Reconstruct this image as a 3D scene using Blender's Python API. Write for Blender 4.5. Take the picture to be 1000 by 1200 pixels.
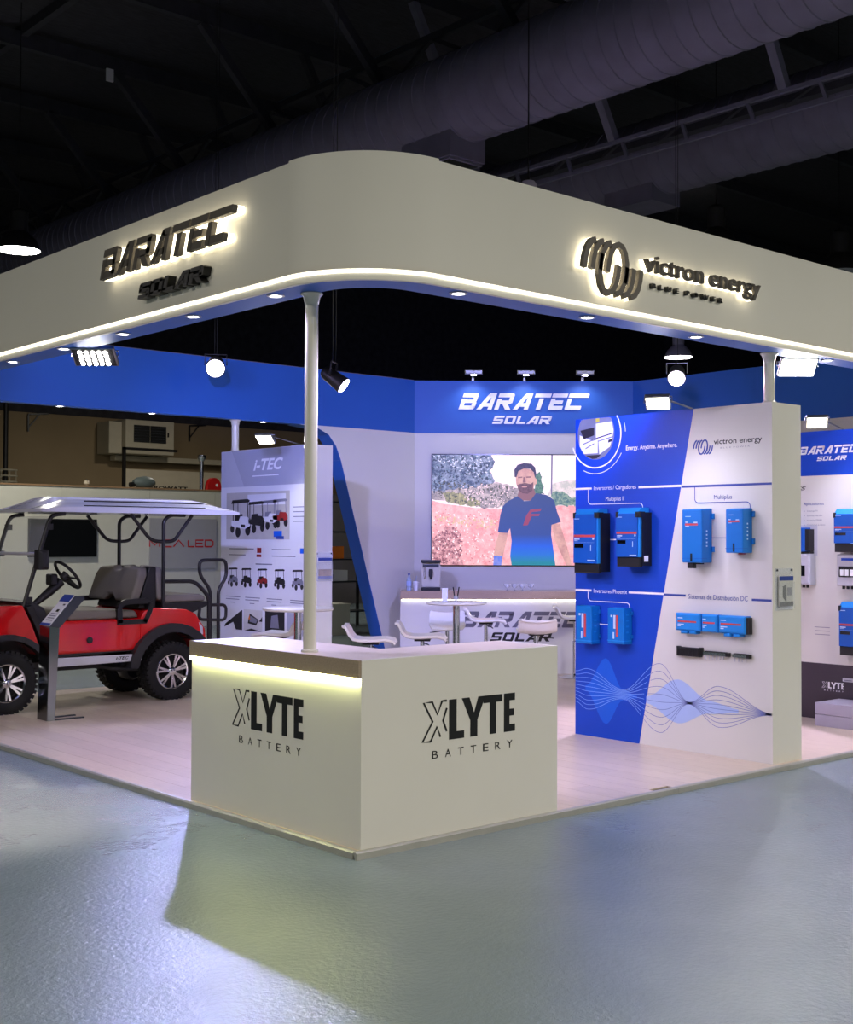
import bpy, bmesh, math, random
from mathutils import Matrix, Vector
random.seed(7)
for o in list(bpy.data.objects): bpy.data.objects.remove(o)
SC = bpy.context.scene
COL = SC.collection
PI = math.pi

# ------------------------------------------------------------------ camera
F_PX, YAW, PITCH, ROLL = 1476.6, 0.8493, 0.0223, 0.0037
cam_d = bpy.data.cameras.new('camera'); cam = bpy.data.objects.new('camera', cam_d); COL.objects.link(cam)
cam_d.sensor_fit = 'HORIZONTAL'; cam_d.sensor_width = 36.0
cam_d.lens = F_PX * 36.0 / 1000.0
cam_d.clip_end = 300
fw = Vector((math.cos(YAW) * math.cos(PITCH), math.sin(YAW) * math.cos(PITCH), math.sin(PITCH)))
rt = Vector((math.sin(YAW), -math.cos(YAW), 0))
up = rt.cross(fw)
m3 = Matrix((rt, up, -fw)).transposed()
m3 = m3 @ Matrix.Rotation(ROLL, 3, 'Z')
cam.matrix_world = Matrix.Translation((-4.3423, -5.501, 1.7594)) @ m3.to_4x4()
SC.camera = cam

# ------------------------------------------------------------------ world, light, exposure
SC.view_settings.view_transform = 'Standard'
SC.view_settings.look = 'None'
SC.view_settings.exposure = 0.0
SC.view_settings.gamma = 1.0
SC.view_settings.use_curve_mapping = False
w = bpy.data.worlds.new('hall_air'); SC.world = w; w.use_nodes = True
w.node_tree.nodes['Background'].inputs[0].default_value = (0.75, 0.82, 1.0, 1)
w.node_tree.nodes['Background'].inputs[1].default_value = 0.02

def area(name, loc, size, power, col, target=None, shape='DISK', spread=None):
    l = bpy.data.lights.new(name, 'AREA'); l.energy = power; l.color = col; l.shape = shape; l.size = size
    if spread: l.spread = spread
    o = bpy.data.objects.new(name, l); COL.objects.link(o); o.location = loc
    d = (Vector(target) - Vector(loc)) if target else Vector((0, 0, -1))
    o.rotation_euler = d.to_track_quat('-Z', 'Y').to_euler(); return o

def spot(name, loc, target, power, col, angle=70, blend=.5, size=.05):
    l = bpy.data.lights.new(name, 'SPOT'); l.energy = power; l.color = col; l.spot_size = math.radians(angle)
    l.spot_blend = blend; l.shadow_soft_size = size
    o = bpy.data.objects.new(name, l); COL.objects.link(o); o.location = loc
    d = Vector(target) - Vector(loc)
    o.rotation_euler = d.to_track_quat('-Z', 'Y').to_euler(); return o

WARM = (1.0, .94, .82); COOL = (.86, .88, 1.0); LAV = (.80, .78, 1.0)
# high-bay lamps of the hall (the ones out of frame, hung in the same grid as those in view)
HALL = 410
for hx, hy, k in ((-9, 3, 1.0), (-9, -6, 1.3), (-1, -11, 2.1), (7, -9, 1.9), (-14, 10, .8), (16, -6, .9)):
    area('hall_lamp_light', (hx, hy, 6.4), .6, HALL * k, WARM)
for hx, hy, k in ((4.0, 13.8, .62), (12, 19, .45), (20.3, 13.3, .25)):
    area('hall_lamp_light', (hx, hy, 6.3), .6, HALL * k, WARM)

# ------------------------------------------------------------------ materials
def lin(c):
    c = c / 255.0
    return c / 12.92 if c <= .04045 else ((c + .055) / 1.055) ** 2.4
def rgb(r, g, b): return (lin(r), lin(g), lin(b), 1)
MATS = {}
def mat(name, col=(200, 200, 200), rough=.5, metal=0, emit=None, es=0, spec=.5, var=0, vs=6, bump=0, bs=40, alpha=1, trans=0, coat=0, stretch=None, rnd=0, ior=1.45):
    if name in MATS: return MATS[name]
    m = bpy.data.materials.new(name); m.use_nodes = True
    nt = m.node_tree; b = nt.nodes['Principled BSDF']
    c = rgb(*col)
    b.inputs['Base Color'].default_value = c; b.inputs['Roughness'].default_value = rough
    b.inputs['Metallic'].default_value = metal; b.inputs['Specular IOR Level'].default_value = spec
    b.inputs['IOR'].default_value = ior
    if trans: b.inputs['Transmission Weight'].default_value = trans
    if alpha < 1: b.inputs['Alpha'].default_value = alpha
    if coat: b.inputs['Coat Weight'].default_value = coat; b.inputs['Coat Roughness'].default_value = .06
    if emit: b.inputs['Emission Color'].default_value = rgb(*emit); b.inputs['Emission Strength'].default_value = es
    if var or bump:
        tc = nt.nodes.new('ShaderNodeTexCoord'); mp = nt.nodes.new('ShaderNodeMapping')
        nt.links.new(tc.outputs['Object'], mp.inputs[0])
        if stretch: mp.inputs['Scale'].default_value = stretch
    if var:
        n = nt.nodes.new('ShaderNodeTexNoise'); n.inputs['Scale'].default_value = vs; n.inputs['Detail'].default_value = 5
        nt.links.new(mp.outputs[0], n.inputs[0])
        r = nt.nodes.new('ShaderNodeValToRGB'); r.color_ramp.elements[0].position = .3; r.color_ramp.elements[1].position = .7
        r.color_ramp.elements[0].color = tuple(x * (1 - var) for x in c[:3]) + (1,)
        r.color_ramp.elements[1].color = tuple(min(1, x * (1 + var)) for x in c[:3]) + (1,)
        nt.links.new(n.outputs[0], r.inputs[0]); out = r.outputs[0]
        if rnd:
            oi = nt.nodes.new('ShaderNodeObjectInfo'); h = nt.nodes.new('ShaderNodeHueSaturation')
            mr = nt.nodes.new('ShaderNodeMapRange'); mr.inputs[3].default_value = 1 - rnd; mr.inputs[4].default_value = 1 + rnd
            nt.links.new(oi.outputs['Random'], mr.inputs[0]); nt.links.new(mr.outputs[0], h.inputs['Value']); nt.links.new(out, h.inputs['Color']); out = h.outputs[0]
        nt.links.new(out, b.inputs['Base Color'])
    if bump:
        n2 = nt.nodes.new('ShaderNodeTexNoise'); n2.inputs['Scale'].default_value = bs; n2.inputs['Detail'].default_value = 3
        nt.links.new(mp.outputs[0], n2.inputs[0])
        bp = nt.nodes.new('ShaderNodeBump'); bp.inputs['Strength'].default_value = bump; bp.inputs['Distance'].default_value = .01
        nt.links.new(n2.outputs[0], bp.inputs['Height']); nt.links.new(bp.outputs[0], b.inputs['Normal'])
    MATS[name] = m; return m

WHITE = mat('white_laminate', (214, 212, 205), .55, var=.015, vs=2)
FASC = mat('fascia_white_paint', (212, 209, 200), .6, var=.015, vs=1.5)
BLUE = mat('booth_blue_paint', (34, 92, 180), .5, var=.02, vs=2)
WOOD = mat('oak_laminate', (150, 134, 116), .45, var=.14, vs=9, stretch=(1, 9, 14))
WOODX = mat('oak_laminate_edge', (182, 156, 132), .45, var=.16, vs=8, stretch=(14, 1, 14))
WOODT = mat('pale_oak_laminate', (196, 184, 172), .35, var=.07, vs=7, stretch=(9, 1, 9))
PLANK = mat('pale_plank_laminate', (200, 183, 164), .3, var=.07, vs=6, stretch=(12, 1.2, 12), rnd=.05)
ALU = mat('brushed_aluminium', (150, 152, 148), .38, 1, var=.1, vs=8)
TRIM = mat('edge_trim_aluminium', (172, 172, 164), .35, .35, var=.06, vs=6)
CHROME = mat('chrome', (220, 222, 226), .12, 1)
BLACK = mat('black_plastic', (22, 22, 24), .45, var=.1, vs=20)
DARK = mat('dark_grey_letter_face', (92, 86, 80), .5, var=.05)
INK = mat('black_vinyl', (18, 18, 18), .4, var=.02)
GREYINK = mat('grey_vinyl', (104, 102, 112), .45, var=.02)
WHITEINK = mat('white_vinyl', (240, 240, 244), .45, var=.01)
NAVY = mat('navy_print', (52, 72, 150), .5, var=.02)
PBLUE = mat('print_blue', (2, 66, 186), .5, var=.02)
PBLUE2 = mat('print_light_blue', (10, 92, 212), .5, var=.02)
PALEB = mat('print_pale_blue', (168, 190, 234), .5, var=.02)
WAVEW = mat('wave_line_white', (130, 170, 240), .5, var=.02)
WAVEB = mat('wave_line_navy', (118, 128, 186), .5, var=.02)
HALO = mat('halo_acrylic', (255, 250, 235), .4, emit=(255, 244, 214), es=2.4)
STRIP = mat('led_strip_diffuser', (255, 255, 245), .4, emit=(255, 247, 226), es=4.5)
STRIPY = mat('led_strip_warm', (255, 255, 225), .4, emit=(250, 255, 170), es=34)
STRIPW = mat('led_strip_bar', (255, 255, 235), .4, emit=(255, 248, 214), es=10)
LENS = mat('lit_lens', (255, 255, 255), .3, emit=(255, 252, 246), es=25)
LENSC = mat('lit_lens_cool', (255, 255, 255), .3, emit=(226, 222, 255), es=25)
LENSW = mat('lit_lens_warm', (255, 255, 240), .3, emit=(255, 248, 216), es=25)
POLEM = mat('white_pole_paint', (206, 204, 192), .22, var=.02, coat=.5)
CASE = mat('inverter_blue', (12, 112, 196), .38, var=.03)
CASEL = mat('inverter_light_blue', (30, 132, 214), .38, var=.03)
CASED = mat('inverter_deep_blue', (8, 84, 178), .38, var=.03)
REDL = mat('red_label', (196, 70, 74), .5, var=.03)
LABEL = mat('label_ink', (190, 214, 240), .5, var=.02)
SEATW = mat('white_stool_shell', (226, 224, 222), .3, var=.01, coat=.3)
RED = mat('cart_red_paint', (208, 8, 16), .22, var=.04, coat=1)
TYRE = mat('tyre_rubber', (20, 20, 22), .75, var=.15, vs=30, bump=.3)
FENDER = mat('fender_plastic', (34, 34, 38), .5, var=.08)
SEATG = mat('grey_vinyl_seat', (116, 110, 100), .6, var=.06, bump=.15, bs=120)
FRAME = mat('black_powder_coat', (26, 24, 26), .35, var=.06)
ROOFW = mat('cart_roof_white', (206, 206, 214), .2, var=.02, coat=.6)
GLASS = mat('clear_acrylic', (225, 230, 235), .05, alpha=.16, spec=.6)
GLASSW = mat('clear_glass', (235, 240, 250), .03, alpha=.30, spec=.8)
STEEL = mat('mirror_steel', (120, 124, 130), .12, 1, var=.08, vs=3)
STEELD = mat('dark_grey_steel', (72, 76, 84), .3, .8, var=.05)
PALEG = mat('pale_grey_plastic', (190, 190, 200), .45, var=.03)
DKBASE = mat('charcoal_band', (60, 52, 62), .5, var=.03)
PLINTHM = mat('grey_plinth', (170, 166, 186), .5, var=.03)
DUCT = mat('duct_grey_cloth', (108, 105, 122), .75, var=.1, vs=3, bump=.2, bs=30)
ROOFM = mat('hall_roof_dark', (52, 50, 56), .85, var=.35, vs=5, stretch=(1, 8, 1))
BEAM = mat('hall_steel_dark', (50, 49, 56), .7, var=.15)
JOIST = mat('hall_joist_grey', (110, 108, 126), .6, var=.1)
LAMPB = mat('lamp_housing_dark', (52, 50, 48), .4, .3, var=.05)
LAMPP = mat('lamp_housing_pale', (190, 180, 190), .5, var=.05)
HALLW = mat('hall_wall_plaster', (150, 130, 100), .9, var=.09, vs=.6)
NBW = mat('neighbour_panel_white', (206, 206, 194), .6, var=.02)
NBG = mat('neighbour_panel_grey', (166, 166, 168), .6, var=.02)
ACM = mat('ac_unit_cream', (196, 186, 164), .6, var=.04)
MCARED = mat('sign_red', (196, 20, 24), .4, var=.03)
PAPER = mat('poster_white', (222, 222, 226), .5, var=.01)
PGREY = mat('poster_grey', (168, 170, 186), .5, var=.02)
PHOTO = mat('poster_photo_beige', (188, 184, 176), .5, var=.12, vs=3)
PDARK = mat('poster_dark', (40, 38, 42), .5, var=.1, vs=20)
PRED = mat('poster_red', (150, 40, 40), .5, var=.1)
PTEXT = mat('poster_text_grey', (128, 128, 142), .5, var=.05)
ORANGE = mat('orange_card', (226, 118, 24), .5, var=.05)
SCREEN = mat('screen_black', (6, 8, 12), .18, var=.02)

def floor_mat():
    m = bpy.data.materials.new('polished_concrete'); m.use_nodes = True; nt = m.node_tree; b = nt.nodes['Principled BSDF']
    tc = nt.nodes.new('ShaderNodeTexCoord')
    n = nt.nodes.new('ShaderNodeTexNoise'); n.inputs['Scale'].default_value = 1.3; n.inputs['Detail'].default_value = 8; n.inputs['Roughness'].default_value = .65
    r = nt.nodes.new('ShaderNodeValToRGB')
    r.color_ramp.elements[0].position = .3; r.color_ramp.elements[0].color = rgb(117, 133, 138)
    r.color_ramp.elements[1].position = .7; r.color_ramp.elements[1].color = rgb(126, 141, 145)
    n2 = nt.nodes.new('ShaderNodeTexNoise'); n2.inputs['Scale'].default_value = 34; n2.inputs['Detail'].default_value = 4
    n3 = nt.nodes.new('ShaderNodeTexNoise'); n3.inputs['Scale'].default_value = 130; n3.inputs['Detail'].default_value = 2
    mr = nt.nodes.new('ShaderNodeMapRange'); mr.inputs[1].default_value = .3; mr.inputs[2].default_value = .7; mr.inputs[3].default_value = .22; mr.inputs[4].default_value = .26
    ad = nt.nodes.new('ShaderNodeMath'); ad.operation = 'MULTIPLY_ADD'; ad.inputs[1].default_value = .35
    bp = nt.nodes.new('ShaderNodeBump'); bp.inputs['Strength'].default_value = .45; bp.inputs['Distance'].default_value = .012
    for x in (n, n2, n3): nt.links.new(tc.outputs['Object'], x.inputs[0])
    nt.links.new(n.outputs[0], r.inputs[0]); nt.links.new(r.outputs[0], b.inputs['Base Color'])
    nt.links.new(n.outputs[0], mr.inputs[0]); nt.links.new(mr.outputs[0], b.inputs['Roughness'])
    nt.links.new(n3.outputs[0], ad.inputs[0]); nt.links.new(n2.outputs[0], ad.inputs[2])
    nt.links.new(ad.outputs[0], bp.inputs['Height']); nt.links.new(bp.outputs[0], b.inputs['Normal'])
    b.inputs['Specular IOR Level'].default_value = .85
    return m
CONC = floor_mat()

# ------------------------------------------------------------------ mesh helpers
class MB:
    def __init__(s): s.v = []; s.f = []
    def add(s, vs, fs):
        k = len(s.v); s.v += [tuple(x) for x in vs]; s.f += [tuple(i + k for i in f) for f in fs]; return s
    def box(s, x0, x1, y0, y1, z0, z1):
        x0, x1 = min(x0, x1), max(x0, x1); y0, y1 = min(y0, y1), max(y0, y1); z0, z1 = min(z0, z1), max(z0, z1)
        return s.add([(x0, y0, z0), (x1, y0, z0), (x1, y1, z0), (x0, y1, z0), (x0, y0, z1), (x1, y0, z1), (x1, y1, z1), (x0, y1, z1)],
                     [(3, 2, 1, 0), (4, 5, 6, 7), (0, 1, 5, 4), (1, 2, 6, 5), (2, 3, 7, 6), (3, 0, 4, 7)])
    def prism(s, poly, y0, y1):          # poly in (x, z), extruded along y
        n = len(poly)
        a = sum(poly[i][0] * poly[(i + 1) % n][1] - poly[(i + 1) % n][0] * poly[i][1] for i in range(n))
        if a < 0: poly = poly[::-1]
        vs = [(x, y0, z) for x, z in poly] + [(x, y1, z) for x, z in poly]
        return s.add(vs, [tuple(range(n)), tuple(range(2 * n - 1, n - 1, -1))] + [((i + 1) % n, i, n + i, n + (i + 1) % n) for i in range(n)])
    def prismz(s, poly, z0, z1):         # poly in (x, y), extruded along z
        n = len(poly)
        a = sum(poly[i][0] * poly[(i + 1) % n][1] - poly[(i + 1) % n][0] * poly[i][1] for i in range(n))
        if a < 0: poly = poly[::-1]
        vs = [(x, y, z0) for x, y in poly] + [(x, y, z1) for x, y in poly]
        return s.add(vs, [tuple(range(n - 1, -1, -1)), tuple(range(n, 2 * n))] + [(i, (i + 1) % n, n + (i + 1) % n, n + i) for i in range(n)])
    def tube(s, pts, r, seg=8, closed=False):
        pts = [Vector(p) for p in pts]; n = len(pts); rings = []
        rr = r if isinstance(r, (list, tuple)) else [r] * n
        prev = None
        for i, p in enumerate(pts):
            if closed: d = (pts[(i + 1) % n] - pts[i - 1])
            else: d = (pts[min(i + 1, n - 1)] - pts[max(i - 1, 0)])
            d.normalize()
            if prev is None:
                a = Vector((0, 0, 1)) if abs(d.z) < .9 else Vector((1, 0, 0)); u = d.cross(a).normalized()
            else:
                u = prev - d * prev.dot(d); u.normalize()
            prev = u; v = d.cross(u)
            rings.append([p + (u * math.cos(2 * PI * k / seg) + v * math.sin(2 * PI * k / seg)) * rr[i] for k in range(seg)])
        vs = [q for ring in rings for q in ring]; fs = []
        m = n if closed else n - 1
        for i in range(m):
            j = (i + 1) % n
            for k in range(seg): fs.append((i * seg + k, i * seg + (k + 1) % seg, j * seg + (k + 1) % seg, j * seg + k))
        if not closed: fs += [tuple(range(seg - 1, -1, -1)), tuple(range((n - 1) * seg, n * seg))]
        return s.add(vs, fs)
    def lathe(s, prof, seg=24, c=(0, 0, 0), axis='z', cap=True):     # prof: (r, h)
        vs = []; fs = []; n = len(prof)
        for r, h in prof:
            for k in range(seg):
                a = 2 * PI * k / seg; x, y = r * math.cos(a), r * math.sin(a)
                p = (x, y, h) if axis == 'z' else ((x, h, y) if axis == 'y' else (h, x, y))
                vs.append((p[0] + c[0], p[1] + c[1], p[2] + c[2]))
        for i in range(n - 1):
            for k in range(seg):
                q = (i * seg + k, i * seg + (k + 1) % seg, (i + 1) * seg + (k + 1) % seg, (i + 1) * seg + k)
                fs.append(q if axis != 'y' else q[::-1])
        if cap: fs += [tuple(range(seg - 1, -1, -1)), tuple(range((n - 1) * seg, n * seg))]
        return s.add(vs, fs)
    def bar(s, a, b, w, h=None):           # rectangular beam between two points
        h = h or w; a, b = Vector(a), Vector(b); d = (b - a).normalized()
        u = d.cross(Vector((0, 0, 1)) if abs(d.z) < .95 else Vector((1, 0, 0))).normalized(); v = u.cross(d)
        vs = [p + u * sx * w / 2 + v * sy * h / 2 for p in (a, b) for sx, sy in ((-1, -1), (1, -1), (1, 1), (-1, 1))]
        return s.add(vs, [(0, 1, 2, 3), (7, 6, 5, 4), (0, 4, 5, 1), (1, 5, 6, 2), (2, 6, 7, 3), (3, 7, 4, 0)])
    def chbox(s, x0, x1, y0, y1, z0, z1, c):    # box with its four front (y0) edges chamfered
        f = [(x0 + c, y0, z0 + c), (x1 - c, y0, z0 + c), (x1 - c, y0, z1 - c), (x0 + c, y0, z1 - c)]
        m = [(x0, y0 + c, z0), (x1, y0 + c, z0), (x1, y0 + c, z1), (x0, y0 + c, z1)]
        b = [(x0, y1, z0), (x1, y1, z0), (x1, y1, z1), (x0, y1, z1)]
        fs = [(0, 1, 2, 3), (11, 10, 9, 8)]
        for k in range(4):
            j = (k + 1) % 4; fs += [(4 + k, 4 + j, j, k), (8 + k, 8 + j, 4 + j, 4 + k)]
        return s.add(f + m + b, fs)
    def mesh(s, name):
        me = bpy.data.meshes.new(name); me.from_pydata(s.v, [], s.f); me.update()
        bm = bmesh.new(); bm.from_mesh(me); bmesh.ops.recalc_face_normals(bm, faces=bm.faces); bm.to_mesh(me); bm.free()
        return me
    def build(s, name, m, parent=None, smooth=False, bevel=0, loc=None, rotz=0, segs=2):
        me = s.mesh(name); me.materials.append(m)
        if smooth:
            for p in me.polygons: p.use_smooth = True
        o = bpy.data.objects.new(name, me); COL.objects.link(o)
        if parent: o.parent = parent
        if loc: o.location = loc
        if rotz: o.rotation_euler.z = rotz
        if bevel:
            md = o.modifiers.new('bevel', 'BEVEL'); md.width = bevel; md.segments = segs; md.limit_method = 'ANGLE'; md.angle_limit = .6
        if smooth: sharp(o)
        return o
def sharp(o, ang=40):
    me = o.data; bm = bmesh.new(); bm.from_mesh(me)
    for e in bm.edges:
        if len(e.link_faces) == 2 and e.calc_face_angle(0) > math.radians(ang): e.smooth = False
    bm.to_mesh(me); bm.free()

def tag(o, label, cat, group=None):
    o['label'] = label; o['category'] = cat
    if group: o['group'] = group
    return o
def struct(o, label=None):
    o['kind'] = 'structure'
    if label: o['label'] = label
    return o
def thing(name, label, cat, loc=(0, 0, 0), rotz=0, group=None):
    o = bpy.data.objects.new(name, None); COL.objects.link(o); o.empty_display_size = .2
    o.location = loc; o.rotation_euler = (0, 0, rotz); tag(o, label, cat, group); return o
def copy_tree(o, parent=None):
    c = o.copy(); COL.objects.link(c)
    if parent: c.parent = parent
    for ch in list(o.children): copy_tree(ch, c)
    return c
FX = -PI / 2        # faces -X ; 0 faces -Y

def rect(x0, z0, x1, z1): return [(x0, z0), (x1, z0), (x1, z1), (x0, z1)]
def flat(parent, name, polys, m, y=-.002, th=.0015):
    b = MB()
    for p in polys: b.prism(p, y, y + th)
    o = b.build(name, m, parent)
    if len(polys) > 1: o['kind'] = 'stuff'
    return o
def strokes(parent, name, lines, wd, m, y=-.002, th=.0012):     # thin ribbons along (x, z) polylines
    b = MB()
    for pts in lines:
        n = len(pts); L = []; R = []
        for i in range(n):
            a, c = pts[max(i - 1, 0)], pts[min(i + 1, n - 1)]
            dx, dz = c[0] - a[0], c[1] - a[1]; l = math.hypot(dx, dz) or 1
            nx, nz = -dz / l * wd / 2, dx / l * wd / 2
            L.append((pts[i][0] + nx, pts[i][1] + nz)); R.append((pts[i][0] - nx, pts[i][1] - nz))
        vs = [(x, y, z) for x, z in L + R] ; fs = [(i, n + i, n + i + 1, i + 1) for i in range(n - 1)]
        b.add(vs, fs)
    return b.build(name, m, parent)
STUFFY = ('label_print', 'side_print', 'text_line', 'wave_lines', 'logo', 'photo_detail')
def text(parent, name, s, x, z, h, m, y=-.002, ext=.0008, bold=0, shear=0, width=None, align='L', space=1.0, base=False):
    cu = bpy.data.curves.new('t', 'FONT'); cu.body = s; cu.size = 1; cu.extrude = 0.0; cu.offset = bold; cu.shear = shear; cu.space_character = space
    cu.resolution_u = 3
    ob = bpy.data.objects.new('t', cu); COL.objects.link(ob)
    bpy.context.view_layer.update()
    me = bpy.data.meshes.new_from_object(ob.evaluated_get(bpy.context.evaluated_depsgraph_get()))
    bpy.data.objects.remove(ob); bpy.data.curves.remove(cu)
    xs = [v.co.x for v in me.vertices]; 
    if not xs: return None
    x0, x1 = min(xs), max(xs); k = h / .70      # h = capital height
    kx = (width / (x1 - x0)) if width else k
    W = (x1 - x0) * kx
    ox = x if align == 'L' else (x - W / 2 if align == 'C' else x - W)
    bm = bmesh.new(); bm.from_mesh(me)
    for v in bm.verts: v.co = (ox + (v.co.x - x0) * kx, y, z + v.co.y * k)
    if ext > .002:
        r = bmesh.ops.extrude_face_region(bm, geom=list(bm.faces))
        for v in [g for g in r['geom'] if isinstance(g, bmesh.types.BMVert)]: v.co.y += ext
        bmesh.ops.recalc_face_normals(bm, faces=bm.faces)
    bm.to_mesh(me); bm.free()
    me.name = name; me.materials.clear(); me.materials.append(m)
    o = bpy.data.objects.new(name, me); COL.objects.link(o); o.parent = parent
    return o

# wide italic squared capitals, as unions of convex pieces on a 0..1 high grid; (advance, pieces)
def ch(x0, z0, x1, z1, tl=0, tr=0, br=0, bl=0):
    p = []
    p += [(x0, z0 + bl), (x0 + bl, z0)] if bl else [(x0, z0)]
    p += [(x1 - br, z0), (x1, z0 + br)] if br else [(x1, z0)]
    p += [(x1, z1 - tr), (x1 - tr, z1)] if tr else [(x1, z1)]
    p += [(x0 + tl, z1), (x0, z1 - tl)] if tl else [(x0, z1)]
    return p
GL = {
 'B': (1.24, [ch(0, 0, .30, .66), ch(0, .76, 1.10, 1, tr=.1), ch(.26, .40, 1.02, .60), ch(.26, 0, 1.12, .24, br=.1), ch(.82, .50, 1.10, .80), ch(.84, .1, 1.14, .50, tr=.08)]),
 'A': (1.24, [[(0, 0), (.33, 0), (.80, .78), (.62, 1), (.50, .88)], [(.5, .84), (.78, .76), (1.10, .76), (1.10, 1), (.62, 1)], ch(.80, 0, 1.10, .80), [(.34, .18), (.9, .18), (.9, .40), (.46, .40)]]),
 'R': (1.28, [ch(0, 0, .30, .66), ch(0, .76, 1.14, 1, tr=.1), ch(.84, .40, 1.14, .9), ch(.26, .34, 1.12, .56, br=.1), [(.42, .38), (.80, .38), (1.18, 0), (.80, 0)]]),
 'T': (1.20, [ch(0, .76, 1.15, 1), ch(.38, 0, .70, .69)]),
 'E': (1.14, [ch(0, .76, 1.09, 1), ch(0, 0, .30, .69, bl=.06), ch(.26, .36, .90, .58), ch(.26, 0, 1.02, .24)]),
 'C': (1.45, [ch(0, .76, 1.45, 1, tr=.05), ch(0, 0, .30, .69, bl=.06), ch(.26, 0, 1.16, .25, tr=.05)]),
 'S': (1.16, [ch(0, .76, 1.04, 1, tl=.1), ch(0, .45, .28, .9), ch(0, .39, 1.0, .61, tr=.06), ch(.76, .1, 1.04, .5), ch(0, 0, 1.0, .24, br=.1)]),
 'O': (1.20, [ch(0, .1, .29, .9), ch(.77, .1, 1.06, .9), ch(0, .76, 1.06, 1, tl=.1, tr=.1), ch(0, 0, 1.06, .24, bl=.1, br=.1)]),
 'L': (1.04, [ch(0, .1, .29, 1), ch(0, 0, .94, .24, bl=.08)]),
}
def glyph_layout(word, x0, z0, h, length, shear=.36):
    tot = sum(GL[c][0] for c in word) ; k = (length - shear * h) / (tot - .06 + .05 * (len(word) - 1)); out = []; x = x0
    for c in word:
        a, ps = GL[c]
        out.append((c, [[(x + px * k + pz * h * shear, z0 + pz * h) for px, pz in p] for p in ps])); x += (a + .05) * k
    return out
def word(parent, w, x0, z0, h, length, m, y0=-.002, y1=-.0005, one=False, name='letter', shear=.36, back=None, grow=0, yb=0):
    if one:
        b = MB()
        for c, ps in glyph_layout(w, x0, z0, h, length, shear):
            for p in ps: b.prism(p, y0, y1)
        return b.build(name, m, parent)
    for c, ps in glyph_layout(w, x0, z0, h, length, shear):
        b = MB()
        for p in ps: b.prism(p, y0, y1)
        o = b.build(name, m, parent)
        if back:
            b2 = MB()
            for p in ps: b2.prism(p, y1 + .0005, yb)
            b2.build('halo_backing' if back is HALO else 'letter_body', back, o)

XLY = {'L': (.275, .435, [[(0, 0), (1, 0), (1, .19), (.5, .19), (.5, 1), (0, 1)]]),
       'Y': (.41, .665, [[(.36, 0), (.66, 0), (.66, .42), (1, 1), (.70, 1), (.52, .60), (.32, 1), (0, 1), (.36, .42)]]),
       'T': (.645, .855, [[(.33, 0), (.67, 0), (.67, .81), (1, .81), (1, 1), (.04, 1), (.0, .90), (.0, .81), (.33, .81)]]),
       'E': (.875, 1.0, [[(0, 0), (1, 0), (1, .19), (.5, .19), (.5, .41), (.92, .41), (.92, .59), (.5, .59), (.5, .81), (1, .81), (1, 1), (0, 1)]])}
def xlyte(parent, x0, z0, h, wd, m, y=-.002):
    """outlined X, solid LYTE, wide-spaced BATTERY underneath"""
    o1 = [(.185, .10), (.15, .36), (.085, .015), (.0, .015), (.105, .50), (.012, .985), (.10, .985), (.155, .66), (.20, .985), (.25, .985)]
    o2 = [(.25, .80), (.212, .50), (.25, .22)]
    f = lambda L: [(x0 + a * wd, z0 + b * h) for a, b in L]
    strokes(parent, 'letter', [f(o1), f(o2)], .058 * h, m, y)
    for c in 'LYTE':
        a, b_, ps = XLY[c]
        flat(parent, 'letter', [[(x0 + (a + p * (b_ - a)) * wd, z0 + q * h) for p, q in poly] for poly in ps], m, y)
    for i, c in enumerate('BATTERY'):
        text(parent, 'letter', c, x0 + (.10 + .135 * i) * wd, z0 - .42 * h, .20 * h, m, y=y, width=.060 * wd)

def arc(cx, cz, r, a0, a1, n=16, rz=None):
    rz = rz or r
    return [(cx + r * math.cos(math.radians(a0 + (a1 - a0) * i / n)), cz + rz * math.sin(math.radians(a0 + (a1 - a0) * i / n))) for i in range(n + 1)]
def vic_logo(x0, z0, w_, h):
    """two fans of four hooked bars turned half a turn about each other, in a box w_ x h"""
    L = []
    for i in range(4):
        a = .02 + .128 * i
        p = [(a, .42), (a + .015, .62), (a + .045, .80), (a + .10, .94), (a + .17, .99)]
        if i == 3: p += [(a + .235, .96), (a + .285, .85), (a + .315, .66), (a + .32, .45), (a + .30, .25)]
        p = [(u + .03 * (v - .42), v) for u, v in p]
        L.append([(x0 + u * w_, z0 + v * h) for u, v in p]); L.append([(x0 + (1 - u) * w_, z0 + (1 - v) * h) for u, v in p])
    return L

# ================================================================== SETTING
Z0 = .04
fl = MB().box(-22, 42, -22, 46, -.1, 0).build('floor', CONC); struct(fl, 'glossy grey-green polished concrete hall floor')

# booth platform: a deck with planks and an aluminium edge
pf = struct(MB().box(-.02, 9.4, -.02, 8.02, 0.0, .03).build('floor_booth', BLACK), 'low booth platform laid with pale wood planks')
pw, pl = .2, 1.6
protos = {}
for i in range(47):
    x = i * pw; off = -((i * 0.613) % 1) * pl; y = off
    xe = min(x + pw, 9.4)
    while y < 8.0:
        a, b = max(y, 0), min(y + pl, 8.02)
        if b - a > .05:
            key = (round(xe - x, 3), round(b - a, 3))
            if key not in protos:
                o = MB().chbox(0.0012, key[0] - .0012, 0.0012, key[1] - .0012, 0, .01, .0).build('plank', PLANK, pf); protos[key] = o
            else:
                o = protos[key].copy(); COL.objects.link(o); o.parent = pf
            o.location = (x, a, .03)
        y += pl
for k, (a, b) in enumerate(((0, 2.45), (2.45, 4.9), (4.9, 8.02))):       # left edge and front edge
    MB().prism([(-.035, 0), (-.02, 0), (-.0, .042), (-.022, .042), (-.035, .034)], a + .001, b - .001).build('edge_trim', TRIM, pf)
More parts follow.
